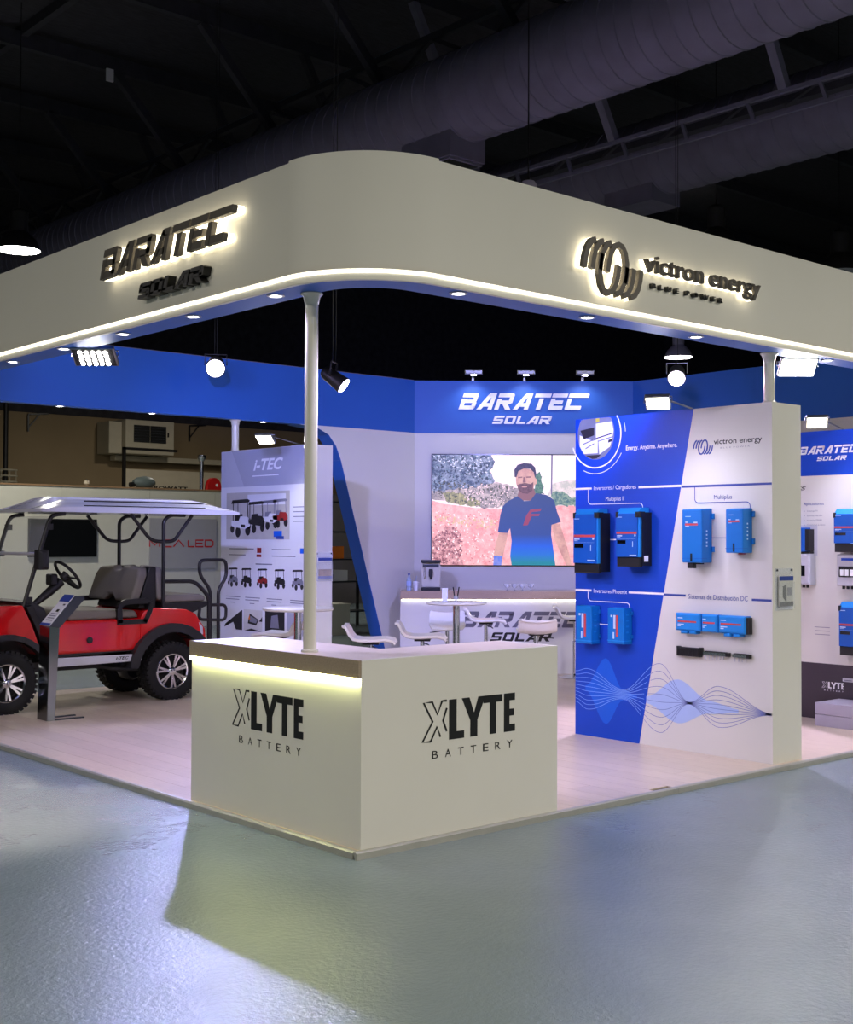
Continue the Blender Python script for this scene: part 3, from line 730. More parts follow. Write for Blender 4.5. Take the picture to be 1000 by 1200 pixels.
for lab, u0, u1, red in (('left blue distribution module with red end', 1.162, 1.407, True), ('narrow middle blue distribution module', 1.418, 1.572, False), ('right blue distribution module with black end', 1.58, 1.835, False)):
    t, w_, h, d = unit('distribution_module', lab + ' on the inverter panel', u0, u1, 1.03, 1.172, .075, group='row of blue distribution modules', cat='module')
    MB().chbox(0, w_, -d, 0, 0, h, .012).build('case', CASEL, t)
    flat(t, 'red_label', [rect(w_ * .10, h * .48, w_ * .85, h * .58)], REDL, -d - .001)
    flat(t, 'label_print', [rect(w_ * .10, h * .70, w_ * .3, h * .75), rect(w_ * .10, h * .34, w_ * .35, h * .39), rect(w_ * .10, h * .24, w_ * .22, h * .30)], LABEL, -d - .001)
    if w_ > .2:
        for fx in (.2, .55): MB().chbox(w_ * fx, w_ * fx + .065, -d + .002, -.005, -.024, .001, .006).build('cable_hood', CASEL, t)
    if red:
        MB().box(-.016, 0, -.05, -.02, h * .68, h * .92).build('red_terminal', MCARED, t); MB().box(-.012, 0, -.05, -.02, h * .1, h * .32).build('black_terminal', BLACK, t)
    if 'black end' in lab: MB().box(w_, w_ + .018, -.06, -.004, .0, h - .01).build('end_cap', BLACK, t)
t, w_, h, d = unit('busbar_block', 'black ribbed busbar block under the left distribution module', 1.145, 1.378, .82, .892, .045, cat='busbar')
MB().chbox(0, w_, -d, 0, 0, h, .008).build('block', BLACK, t)
for k in range(9): MB().box(.012 + k * .024, .026 + k * .024, -d - .004, -d, h * .2, h * .85).build('rib', BLACK, t)
for x in (-.01, w_ - .02): MB().chbox(x, x + .03, -.03, 0, h * .2, h * .9 + .012, .005).build('lug', BLACK, t)
for lab, u0, u1 in (('longer slim silver busbar with black end', 1.411, 1.65), ('shorter slim silver busbar with black end', 1.69, 1.845)):
    t, w_, h, d = unit('busbar', lab + ' on the inverter panel', u0, u1, .845, .869, .04, cat='busbar', group='slim silver busbars')
    MB().box(0, w_ - .025, -d, -d + .006, 0, h).build('bar', CHROME, t); MB().box(.005, w_ - .03, -d + .008, 0, .004, h + .006).build('base', BLACK, t)
    MB().box(w_ - .024, w_, -d, 0, -.003, h + .003).build('end_block', BLACK, t)
    for k in range(int(w_ / .035)): MB().box(.015 + k * .034, .02 + k * .034, -d + .01, -d + .016, -.0, -.035).build('stud', PALEG, t)

# ---- golf cart poster panel
PY = 7.97
gp = thing('poster_panel', 'tall white panel with golf cart photographs and i-TEC header', 'display panel', (4.1, PY, 0), FX)
MB().box(0, 1.87, .0, .32, Z0, 2.845).build('panel_body', WHITE, gp)
flat(gp, 'poster_sheet', [rect(.005, .3, 1.865, 2.84)], PAPER, -.0012, .001)
flat(gp, 'grey_header', [rect(.005, 2.40, 1.865, 2.84)], PGREY, -.002, .0007)
flat(gp, 'header_shade', [[(.005, 2.40), (.52, 2.40), (.24, 2.84), (.005, 2.84)]], mat('poster_grey_light', (184, 186, 200), .5, var=.02), -.0025, .0004)
Q = lambda pts: [(x + .17, z) for x, z in pts]
text(gp, 'lettering', 'i-TEC', .72, 2.59, .13, WHITEINK, -.003, width=.62, bold=.03, shear=.3)
flat(gp, 'lettering', [rect(.70, 2.515, 1.25, 2.527)], WHITEINK, -.003, .0005)
flat(gp, 'group_photo', [rect(.13, 1.76, 1.48, 2.33)], PHOTO, -.003, .0008)
flat(gp, 'photo_wall', [rect(.60, 2.17, 1.40, 2.30)], PAPER, -.0036, .0005)
def mini_cart(x, z, s, body, roof):
    f = lambda p: [(x + a * s, z + b_ * s) for a, b_ in p]
    flat(gp, 'printed_cart_wheel', [[(x + (cx + r * math.cos(a * PI / 6)) * s, z + (cz + r * 1.15 * math.sin(a * PI / 6)) * s) for a in range(12)] for cx, cz, r in ((.10, .22, .10), (.38, .13, .13), (.86, .18, .13))], PDARK, -.0042, .0003)
    flat(gp, 'printed_cart_frame', [f([(.04, .90), (.92, .93), (.96, .98), (.85, 1.02), (.1, 1.0)]), f(rect(.12, .4, .16, .96)), f([(.86, .5), (.90, .5), (.86, .96), (.82, .96)]), f(rect(.36, .5, .39, .96)), f([(.2, .38), (.62, .38), (.60, .62), (.24, .60)])], roof, -.0046, .0003)
    flat(gp, 'printed_cart_body', [f([(.06, .30), (.30, .26), (.50, .24), (.74, .22), (.98, .30), (.97, .44), (.86, .54), (.50, .56), (.42, .44), (.06, .44)])], body, -.005, .0003)
    flat(gp, 'printed_cart_grille', [f([(.52, .26), (.74, .25), (.72, .33), (.54, .34)])], PDARK, -.0054, .0003)
mini_cart(.22, 1.79, .45, PAPER, PDARK); mini_cart(.60, 1.84, .37, PDARK, PDARK); mini_cart(.90, 1.88, .34, PAPER, PTEXT); mini_cart(1.12, 1.90, .33, PRED, PTEXT)
flat(gp, 'badge', [rect(1.16, 1.79, 1.33, 1.86)], PBLUE2, -.0055, .0004); flat(gp, 'badge', [rect(1.21, 1.765, 1.37, 1.80)], NAVY, -.006, .0004)
flat(gp, 'text_line', [rect(.20, 1.640, .74, 1.650), rect(.19, 1.567, .56, 1.577), rect(1.12, 1.637, 1.50, 1.647), rect(1.12, 1.56, 1.6, 1.57), rect(.78, 1.46, 1.13, 1.472)] +
     [rect(1.55, 2.13 - k * .055, 1.84 - (.1 if k == 3 else 0), 2.14 - k * .055) for k in range(4)], PTEXT, -.003, .0006)
flat(gp, 'seal', [rect(.81, 1.60, .90, 1.66), rect(.80, 1.55, .90, 1.58)], PRED, -.003, .0006); flat(gp, 'badge', [rect(1.69, 1.60, 1.84, 1.66)], PBLUE2, -.003, .0006)
for k, (x, c) in enumerate(((.17, PAPER), (.47, PDARK), (.81, PRED), (1.17, PDARK), (1.53, PAPER))): mini_cart(x, 1.18, .23, c if c != PAPER else PTEXT, PDARK)
for x in (.13, .56, 1.02, 1.50):
    flat(gp, 'text_line', [rect(x, 1.055, x + .32, 1.064), rect(x, 1.025, x + .30, 1.034), rect(x + .1, .985, x + .2, .994)], PTEXT, -.003, .0006)
for k, x in enumerate((.10, .53, .99, 1.44)):
    flat(gp, 'detail_photo', [rect(x, .66, x + .40, .915)], [PAPER, mat('poster_pale', (206, 204, 200), .5, var=.05), PDARK, PGREY][k], -.003, .0006)
flat(gp, 'photo_detail', [[(.10, .68), (.48, .90), (.50, .90), (.50, .66), (.36, .66), (.30, .75), (.12, .72)], [(.62, .75), (.80, .73), (.86, .80), (.66, .87)], [(.55, .66), (.70, .69), (.92, .66)], [(.86, .78), (.93, .78), (.93, .84)]], PDARK, -.004, .0005)
flat(gp, 'photo_detail', [[(.66, .77), (.80, .755), (.83, .80), (.68, .84)], [(1.10, .72), (1.28, .72), (1.25, .88), (1.12, .86)]], PTEXT, -.0045, .0004)
flat(gp, 'photo_detail', [[(.63, .80), (.67, .80), (.66, .86)]], ORANGE, -.0045, .0004)
brochure('clear brochure holder on the narrow end of the golf cart poster panel', 4.20, 6.10, 1.315, .20, .24)

# ---- battery panel at the right edge
RY = 2.1
rp = thing('battery_display_panel', 'white panel with blue BARATEC SOLAR band and dark base at right edge', 'display panel', (6.63, RY, 0), FX)
MB().box(0, 2.05, 0, .25, Z0, 2.836).build('panel_body', WHITE, rp)
flat(rp, 'blue_band', [rect(.0, 2.403, 2.05, 2.836)], PBLUE, -.002, .0015)
flat(rp, 'dark_base', [rect(.0, Z0, 2.05, .58)], DKBASE, -.002, .0015)
word(rp, 'BARATEC', .70, 2.612, .078, .66, WHITEINK, -.003, -.0022, one=True, name='lettering')
word(rp, 'SOLAR', .895, 2.545, .042, .33, WHITEINK, -.003, -.0022, one=True, name='lettering')
text(rp, 'lettering', 'INVERSORES', .775, 2.265, .036, INK, -.002, align='R', width=.62, bold=.01, shear=.25)
text(rp, 'lettering', 'Aplicaciones', .75, 2.115, .028, NAVY, -.002, width=.22)
for k, (s_, w_) in enumerate((('Sistemas FV', .12), ('Sistemas híbridos', .17), ('Industrias PYMES', .165), ('Conectividad de fábrica', .2))):
    text(rp, 'lettering', s_, .785, 2.05 - k * .045, .016, PTEXT, -.002, width=w_); flat(rp, 'bullet', [rect(.752, 2.052 - k * .045, .760, 2.060 - k * .045)], PTEXT)
text(rp, 'lettering', '1200', .782, 1.835, .022, NAVY, -.002, align='R', shear=.3, bold=.02)
for k in range(3): flat(rp, 'text_line', [rect(.865 if k == 0 else .87, .925 - k * .035, 1.03, .931 - k * .035)], PTEXT)
xlyte(rp, .945, .345, .062, .235, WHITEINK, y=-.003)

def small_unit(label, u, z0, w_, h, d, col, cat='inverter'):
    t = thing('inverter', label, cat, (6.63 - .003, RY - u, z0), FX)
    MB().chbox(0, w_, -d, 0, 0, h, .012).build('case', col, t)
    return t
t = small_unit('blue charge controller behind the inverter panel edge', .56, 1.66, .265, .235, .11, CASED, 'controller')
MB().box(.265, .305, -.10, 0, .01, .22).build('black_heatsink', BLACK, t); MB().box(.0, .30, -.09, 0, -.02, 0).build('terminal_strip', BLACK, t)
def breaker_box(label, u, z0, w_, h):
    t = thing('breaker_box', label, 'breaker box', (6.63 - .003, RY - u, z0), FX)
    MB().chbox(0, w_, -.11, 0, 0, h, .012).build('enclosure', PALEG, t)
    MB().box(.03, w_ - .05, -.118, -.11, h * .28, h * .62).build('window', SCREEN, t)
    for k in range(int((w_ - .1) / .05)): MB().box(.045 + k * .05, .08 + k * .05, -.124, -.118, h * .32, h * .52).build('breaker_switch', WHITEINK, t)
    flat(t, 'blue_label', [rect(.05, h * .80, w_ - .1, h * .88)], PBLUE, -.112)
    for k in range(6): MB().lathe([(.014, 0), (.014, -.03)], 10).build('cable_gland', BLACK, t, loc=(.04 + k * .045, -.05, 0))
breaker_box('pale breaker box below the charge controller at right', .56, 1.34, .32, .30)
flat(rp, 'backing_plate', [rect(.58, 1.62, .90, 1.92)], PALEG, -.002)
mpR = lambda label, u0, u1, z0, z1: mp2(label, u0, u1, z0, z1, .15, 6.63, RY)
mpR('blue inverter at the right picture edge above a breaker box', 1.17, 1.48, 1.66, 2.07)
breaker_box('pale breaker box at the right picture edge', 1.17, 1.34, .32, .30)
mpR('blue and black inverter at the right picture edge above the dark base', 1.22, 1.50, .69, 1.19)
pt = thing('stepped_plinth', 'low grey two-slab plinth in front of the dark base', 'plinth', (6.20, .97, Z0), FX)
MB().box(0, 1.0, 0, .42, 0, .108).build('slab', PLINTHM, pt, bevel=.004); MB().box(0, 1.0, 0, .42, .112, .218).build('slab', PLINTHM, pt, bevel=.004)
sw = thing('small_display', 'tiny white module on the dark base at right edge', 'module', (6.627, .92, .425), FX)
MB().chbox(0, .12, -.03, 0, 0, .035, .005).build('case', PALEG, sw); flat(sw, 'label', [rect(.02, .01, .1, .02)], PTEXT, -.031)

# ================================================================== GOLF CART (front towards -X)
OX, OY = 2.475, 7.05
cart = thing('golf_cart', 'red four-seat golf cart with white roof and black fender flares', 'golf cart', (OX, OY, Z0))
def P(pts): return [(x - OX, z - Z0) for x, z in pts]
def cp(poly, y0, y1, name, m, bevel=0, parent=cart, segs=3, smooth=False):
    return MB().prism(P(poly), y0, y1).build(name, m, parent, bevel=bevel, segs=segs, smooth=smooth)
def ct(pts, r, name, m, parent=cart, seg=10):        # tube through (X, y, Z)
    return MB().tube([(x - OX, y, z - Z0) for x, y, z in pts], r, seg).build(name, m, parent, smooth=True)
def fillet(pts, r, n=5):
    pts = [Vector(p) for p in pts]; out = [pts[0]]
    for a, b_, c in zip(pts, pts[1:], pts[2:]):
        d1, d2 = (a - b_), (c - b_); k = min(r, d1.length * .49, d2.length * .49)
        p, q = b_ + d1.normalized() * k, b_ + d2.normalized() * k
        for i in range(n + 1):
            t = i / n; out.append(p * (1 - t) ** 2 + b_ * 2 * t * (1 - t) + q * t * t)
    return out + [pts[-1]]
FWX, RWX, WZ, WR = .735, 2.565, .345, .305
def archpts(cx, r, a0, a1, n=12): return [(cx + r * math.cos(math.radians(a0 + (a1 - a0) * i / n)), WZ + r * math.sin(math.radians(a0 + (a1 - a0) * i / n))) for i in range(n + 1)]
# front cowl with wheel arch
cp([(1.10, .62), (1.00, .90), (.90, 1.10), (.62, 1.10), (.38, 1.03), (.18, .90), (.08, .72), (.10, .50), (.24, .48)] + archpts(FWX, .43, 160, 32), -.56, .56, 'front_cowl', RED, .06)
cp([(1.10, .62), (1.00, .90), (.93, 1.08), (.86, 1.13), (1.02, 1.14), (1.16, 1.06), (1.20, .94), (1.18, .62)], -.50, .50, 'dashboard', FENDER, .03)
cp([(.93, 1.08), (1.02, .90), (1.13, .62), (1.18, .62), (1.08, .92), (1.0, 1.10)], -.572, .572, 'cowl_side_trim', BLACK, .008)
for s_ in (-1, 1):
    yl = s_ * .49
    h_ = cp([(.30, .90), (.52, .95), (.60, .90), (.44, .84)], min(yl, yl + s_ * .078), max(yl, yl + s_ * .078), 'headlight', PALEG, .01)
    MB().prism(P([(.34, .895), (.50, .93), (.55, .90), (.45, .87)]), s_ * .568 - .003, s_ * .568 + .003).build('lens', GLASSW, h_)
# wheel-arch flares
for cx, a0, a1, nm in ((FWX, 158, 28, 'front'), (RWX, 172, 12, 'rear')):
    for s_ in (-1, 1):
        oa = archpts(cx, .515 if nm == 'rear' else .475, a0, a1); ia = archpts(cx, .42, a0, a1)
        b = MB()
        for i in range(len(oa) - 1):
            b.prism(P([oa[i], oa[i + 1], ia[i + 1], ia[i]]), min(s_ * .50, s_ * .615), max(s_ * .50, s_ * .615))
        b.build('fender_flare', FENDER, cart)
# body tub under the front seat, rear body with arch
cp([(1.27, .585), (1.25, .70), (1.26, .90), (1.34, .925), (2.28, .925), (2.28, .585)], -.54, .54, 'seat_box', RED, .035)
cp([(2.2, .60), (2.2, .93), (2.24, 1.0), (2.34, 1.03), (2.74, 1.0), (2.86, .95), (2.98, .78), (3.0, .62), (2.97, .56)] + archpts(RWX, .43, 28, 148), -.555, .555, 'rear_body', RED, .035)
cp([(2.2, .60), (2.2, .93), (2.8, .93), (2.9, .6), (2.9, .35), (2.05, .35)], -.30, .30, 'inner_wheel_well', BLACK)
cp([(.30, .95), (1.0, .95), (1.12, .6), (1.12, .35), (.3, .35)], -.28, .28, 'inner_wheel_well', BLACK)
cp([(2.90, .86), (2.95, .80), (2.955, .72), (2.93, .72)], -.5575, -.5555, 'tail_light', PALEG)
for s_ in (-1, 1):
    o = MB().lathe([(.03, 0), (.034, -.012 * 1), (.02, -.02)], 16, axis='y').build('charge_port', BLACK, cart, loc=(1.62 - OX, s_ * .541, .72 - Z0)); o.scale.y = 1 if s_ < 0 else -1
# floor and rocker
cp([(1.08, .555), (2.22, .585), (2.22, .60), (1.08, .60)], -.52, .52, 'floor_mat', FENDER)
for s_ in (-1, 1):
    rk = cp([(1.10, .465), (2.20, .478), (2.22, .55), (1.10, .558)], min(s_ * .53, s_ * .575), max(s_ * .53, s_ * .575), 'rocker_panel', PALEG, .008)
o = text(cart, 'lettering', 'i-TEC', 1.90 - OX, .505 - Z0, .03, INK, -.5765, width=.15, bold=.03, shear=.3)
flat(cart, 'print_line', [P([(1.28, .585), (2.28, .585), (2.28, .592), (1.28, .592)])], BLACK, -.5415)
MB().box(1.1 - OX, 3.0 - OX, -.28, .28, .36, .46).build('chassis', BLACK, cart)
ct([(RWX, -.5, WZ), (RWX, .5, WZ)], .05, 'rear_axle', BLACK); ct([(FWX, -.5, WZ), (FWX, .5, WZ)], .035, 'front_axle', BLACK)
MB().lathe([(.09, -.12), (.12, -.06), (.12, .06), (.09, .12)], 18, axis='y').build('motor_housing', STEELD, cart, smooth=True, loc=(RWX - .2 - OX, 0, .30))
ct([(1.75, -.3, .46), (1.95, -.35, .40), (2.3, -.38, .37)], .025, 'spring_arm', FENDER)
# wheels
def wheel(x, side):
    t = MB()
    prof = [(.185, -.09), (.20, -.105), (.27, -.115), (.296, -.10), (.305, -.07), (.305, .07), (.296, .10), (.27, .115), (.20, .105), (.185, .09)]
    t.lathe(prof, 44, axis='y', cap=False)
    for k in range(36):
        a = 2 * PI * k / 36
        for yy, da in ((-.085, 0), (-.028, .087), (.03, 0), (.085, .087)):
            ca_, sa_ = math.cos(a + da), math.sin(a + da); u_ = Vector((ca_, 0, sa_)); v_ = Vector((-sa_, 0, ca_)); r0 = .29 if abs(yy) > .05 else .30; r1 = .314
            vs = [u_ * r + v_ * q + Vector((0, yy + yq, 0)) for r in (r0, r1) for q, yq in ((-.017, -.026), (.017, -.022), (.015, .024), (-.015, .022))]
            t.add(vs, [(0, 1, 2, 3), (7, 6, 5, 4), (0, 4, 5, 1), (1, 5, 6, 2), (2, 6, 7, 3), (3, 7, 4, 0)])
    o = t.build('tyre', TYRE, cart, smooth=True, loc=(x - OX, side * .485, WZ - Z0))
    f = 1 if side > 0 else -1
    r = MB().lathe([(.188, -.085 * f), (.196, .098 * f), (.186, .104 * f), (.172, .098 * f), (.168, .02 * f), (.15, 0)], 40, axis='y', cap=False).build('rim', CHROME, o, smooth=True)
    MB().lathe([(.17, .012 * f), (.17, .006 * f)], 32, axis='y').build('rim_disc', BLACK, o)
    for k in range(7):
        a = 2 * PI * k / 7 + .3
        for da in (-.10, .10):
            p0 = Vector((math.cos(a) * .035, .088 * f, math.sin(a) * .035)); p1 = Vector((math.cos(a + da * 1.3) * .175, .09 * f, math.sin(a + da * 1.3) * .175))
            MB().bar(p0, p1, .02, .022).build('spoke', CHROME, o)
    MB().lathe([(.045, .06 * f), (.045, .10 * f), (.03, .112 * f)], 20, axis='y').build('hub_cap', CHROME, o, smooth=True)
for x in (FWX, RWX):
    for s_ in (-1, 1): wheel(x, s_)
# seats: front bench, rear-facing bench
def cushion(pts, y0, y1, name, bev=.04): return cp(pts, y0, y1, name, SEATG, bev, segs=4, smooth=False)
cushion([(1.40, .925), (1.38, .98), (1.43, 1.03), (2.15, 1.01), (2.20, .93)], -.52, .52, 'seat_cushion')
def backrest(x0, tilt, ya, yb, name):
    b = MB(); n = 8
    prof = [(ya, 1.10), (ya, 1.38), (ya + .06, 1.46), (-.12, 1.475), (-.04, 1.43), (.04, 1.43), (.12, 1.475), (yb - .06, 1.46), (yb, 1.38), (yb, 1.10), (.14, 1.10), (.05, 1.16), (-.05, 1.16), (-.14, 1.10)]
    vs = [(x0 + (z - 1.10) * tilt + dx - OX, y, z - Z0) for dx in (0, .11) for y, z in prof]; k = len(prof)
    b.add(vs, [tuple(range(k)), tuple(range(2 * k - 1, k - 1, -1))] + [(i, k + i, k + (i + 1) % k, (i + 1) % k) for i in range(k)])
    return b.build(name, SEATG, cart, bevel=.035, segs=4)
backrest(2.10, .35, -.50, .50, 'front_backrest'); backrest(2.44, -.10, -.48, .48, 'rear_backrest')
cp([(2.21, 1.02), (2.34, 1.46), (2.42, 1.46), (2.42, 1.0)], -.47, .47, 'seat_back_shell', BLACK, .01)
cushion([(2.50, 1.075), (2.50, 1.16), (2.95, 1.16), (3.02, 1.13), (3.02, 1.08)], -.50, .50, 'rear_seat_cushion', .03)
cp([(2.50, 1.0), (2.50, 1.075), (3.08, 1.075), (3.10, 1.05), (2.85, .955), (2.60, .99)], -.50, .50, 'rear_seat_pan', BLACK, .01)
for s_ in (-1, 1):
    y = s_ * .535
    b = MB(); pts = fillet([(1.96, y, .88), (1.95, y, 1.06), (2.02, y, 1.10), (2.33, y, 1.105), (2.30, y, .98), (2.24, y, .88)], .06)
    for a, c in zip(pts, pts[1:]): b.bar((a[0] - OX, a[1], a[2] - Z0), (c[0] - OX, c[1], c[2] - Z0), .05, .055)
    b.bar((1.93 - OX, y, .89 - Z0), (2.27 - OX, y, .89 - Z0), .05, .05)
    b.build('armrest', BLACK, cart)
    # struts and roof posts
    y = s_ * .50
    ct(fillet([(.93, y, 1.08), (1.13, y, 1.75), (1.21, y, 2.0), (1.36, y, 2.015)], .07), .021, 'front_post', FRAME)
    ct(fillet([(2.495, y, .98), (2.49, y, 1.96), (2.57, y, 2.02), (2.75, y, 2.02)], .06), .021, 'rear_post', FRAME)
    ct(fillet([(2.10, y, 2.02), (2.34, y, 1.74), (2.52, y, 1.73), (2.62, y, 1.74), (2.84, y, 2.02)], .08), .019, 'roof_brace', FRAME)
    ct(fillet([(2.50, y, 1.305), (2.88, y, 1.30), (3.06, y, 1.13), (3.065, y, .60), (3.06, y, .45)], .08), .022, 'side_rail', FRAME)
    if s_ > 0: continue
    ct(fillet([(3.08, y, .45), (3.08, y, 1.20), (2.94, y, 1.37), (2.935, y, 1.53), (3.28, y, 1.53), (3.285, y, 1.34), (3.18, y, 1.20), (3.185, y, .45)], .07), .020, 'grab_handle', FRAME)
    ct(fillet([(2.95, y, 1.02), (2.93, y, .88), (3.28, y, .86), (3.285, y, 1.03), (3.10, y, 1.035)], .06), .018, 'lower_handle', FRAME)
MB().box(2.95 - OX, 3.45 - OX, -.5, .5, .36, .385).build('rear_footrest', FENDER, cart)
ct([(.95, -.5, 1.085), (.95, .5, 1.085)], .015, 'dash_rail', FRAME)
# roof with raised ribs
def roof():
    b = MB(); X0, X1 = 1.05, 3.38
    rows = [(-.61, 2.03), (-.61, 2.085), (-.55, 2.125), (-.50, 2.125), (-.47, 2.145), (-.40, 2.165), (-.37, 2.15), (-.31, 2.15), (-.28, 2.19), (0, 2.205)]
    rows = rows + [(-y, z) for y, z in rows[-2::-1]]
    st = [(X0, .0), (X0 + .10, .35), (X0 + .30, .95), (X0 + .45, 1), (X1 - .42, 1), (X1 - .25, .8), (X1 - .06, .35), (X1, .05)]
    vs = []
    for x, k in st:
        for y, z in rows: vs.append((x - OX, y, (2.06 + (z - 2.06) * k if z > 2.06 else z) - Z0))
    n = len(rows); fs = []
    for i in range(len(st) - 1):
        for q in range(n - 1): fs.append((i * n + q, i * n + q + 1, (i + 1) * n + q + 1, (i + 1) * n + q))
        fs.append((i * n + n - 1, i * n, (i + 1) * n, (i + 1) * n + n - 1))
    fs += [tuple(range(n - 1, -1, -1)), tuple(range((len(st) - 1) * n, len(st) * n))]
    return b.add(vs, fs).build('roof', ROOFW, cart, smooth=True)
roof()
for s_ in (-1, 1): MB().box(1.52 - OX, 2.95 - OX, s_ * .588 - .01, s_ * .588 + .01, 2.048, 2.064).build('roof_groove', INK, cart)
for s_ in (-1, 1): MB().box(1.55 - OX, 2.95 - OX, s_ * .54 - .012, s_ * .54 + .012, 2.10, 2.112).build('roof_groove', INK, cart)
# windshield, mirror, steering
wn = MB().add([(.955 - OX, -.48, 1.10 - Z0), (.955 - OX, .48, 1.10 - Z0), (1.085 - OX, .48, 1.60 - Z0), (1.085 - OX, -.48, 1.60 - Z0), (.961 - OX, -.48, 1.10 - Z0), (.961 - OX, .48, 1.10 - Z0), (1.091 - OX, .48, 1.60 - Z0), (1.091 - OX, -.48, 1.60 - Z0)],
              [(0, 1, 2, 3), (7, 6, 5, 4), (0, 4, 5, 1), (2, 6, 7, 3), (1, 5, 6, 2), (0, 3, 7, 4)]).build('windshield', GLASS, cart)
wn2 = MB().add([(1.09 - OX, -.48, 1.61 - Z0), (1.09 - OX, .48, 1.61 - Z0), (1.20 - OX, .48, 1.99 - Z0), (1.20 - OX, -.48, 1.99 - Z0), (1.096 - OX, -.48, 1.61 - Z0), (1.096 - OX, .48, 1.61 - Z0), (1.206 - OX, .48, 1.99 - Z0), (1.206 - OX, -.48, 1.99 - Z0)],
               [(0, 1, 2, 3), (7, 6, 5, 4), (0, 4, 5, 1), (2, 6, 7, 3), (1, 5, 6, 2), (0, 3, 7, 4)]).build('windshield', GLASS, cart)
ct([(1.087, -.5, 1.605), (1.087, .5, 1.605)], .016, 'windshield_trim', PALEG)
for s_ in (-1, 1):
    mr_ = MB().chbox(1.02 - OX, 1.13 - OX, s_ * .60 - .075, s_ * .60 + .075, 1.45 - Z0, 1.65 - Z0, .03).build('mirror', FENDER, cart, bevel=.012)
    ct([(1.06, s_ * .50, 1.62), (1.07, s_ * .56, 1.58)], .014, 'mirror_arm', FRAME, mr_)
    for z in (1.15, 1.60, 1.88): MB().box(1.0 + (z - 1.25) * .29 - .02 - OX, 1.0 + (z - 1.25) * .29 + .04 - OX, s_ * .50 - .03, s_ * .50 + .03, z - .03 - Z0, z + .03 - Z0).build('post_clamp', BLACK, cart)
st = ct([(1.14, -.25, 1.08), (1.30, -.25, 1.20), (1.44, -.25, 1.32)], [.028, .045, .05], 'steering_column', BLACK)
MB().box(1.30 - OX, 1.38 - OX, -.32, -.18, 1.28 - Z0, 1.40 - Z0).build('gauge_pod', BLACK, cart, bevel=.02)
cw = Vector((1.515 - OX, -.25, 1.385 - Z0)); nrm = Vector((.77, 0, .64)).normalized(); uu = Vector((0, 1, 0)); vv = nrm.cross(uu)
ring = [cw + (uu * math.cos(2 * PI * k / 28) + vv * math.sin(2 * PI * k / 28)) * .175 for k in range(28)]
sw_ = MB().tube(ring, .017, 8, True).build('steering_wheel', BLACK, cart, smooth=True)
MB().tube([cw - nrm * .07, cw - nrm * .01], [.045, .06], 12).build('wheel_hub', BLACK, sw_, smooth=True)
for a in (-.3, PI + .3, -PI / 2):
    p = cw + (uu * math.cos(a) + vv * math.sin(a)) * .17; MB().bar(cw - nrm * .025, p, .05, .014).build('wheel_spoke', BLACK, sw_)

# ---- info lectern in front of the cart
le = thing('info_lectern', 'tall dark steel lectern with sloped printed top before the red cart', 'lectern', (.86, 5.9, Z0))
MB().prism([(-.02, 0), (.06, 0), (.10, .88), (.0, .90)], -.11, .11).build('column', STEEL, le, bevel=.004)
MB().prism([(-.0, .89), (.10, .875), (.35, 1.14), (.345, 1.165), (.25, 1.17)], -.115, .115).build('head', STEELD, le, bevel=.003)
e = Vector((.25, 0, .28)).normalized()
b = MB().add([(-.004, -.105, .897), (-.004, .105, .897), (.246, .105, 1.177), (.246, -.105, 1.177), (.0, -.105, .893), (.0, .105, .893), (.25, .105, 1.173), (.25, -.105, 1.173)],
             [(0, 1, 2, 3), (7, 6, 5, 4), (0, 4, 5, 1), (2, 6, 7, 3), (1, 5, 6, 2), (0, 3, 7, 4)]); sh = b.build('printed_sheet', PAPER, le)
def on_slope(t0, t1, y0, y1, m, nm):
    q = lambda t, y: (-.006 + .25 * t, y, .9 + .28 * t)
    MB().add([q(t0, y0), q(t0, y1), q(t1, y1), q(t1, y0), tuple(Vector(q(t0, y0)) - Vector((0, 0, .002))), tuple(Vector(q(t0, y1)) - Vector((0, 0, .002))), tuple(Vector(q(t1, y1)) - Vector((0, 0, .002))), tuple(Vector(q(t1, y0)) - Vector((0, 0, .002)))],
             [(0, 1, 2, 3), (7, 6, 5, 4), (0, 4, 5, 1), (2, 6, 7, 3), (1, 5, 6, 2), (0, 3, 7, 4)]).build(nm, m, sh)
on_slope(.78, 1.0, -.105, .105, NAVY, 'blue_header'); on_slope(0, .07, -.105, .105, NAVY, 'blue_footer')
on_slope(.45, .52, -.05, .0, INK, 'picture'); on_slope(.66, .70, -.08, -.04, INK, 'picture')
for k in range(4): on_slope(.16 + k * .07, .18 + k * .07, -.08, .06, PTEXT, 'text_line')
for yy in (-.11, .075): MB().box(.06, .36, yy, yy + .035, 0, .012).build('foot_bar', STEELD, le)

# ================================================================== SCREEN WALL (local x along the wall, y into it)
sign3 = thing('lettering_sign', 'white raised letters BARATEC SOLAR on the blue header above the screen', 'sign', (A0.x, A0.y, 0), TV)
word(sign3, 'BARATEC', .60, 3.556, .225, 1.80, WHITEINK, -.02, -.003)
word(sign3, 'SOLAR', 1.065, 3.36, .11, .84, WHITEINK, -.02, -.003)

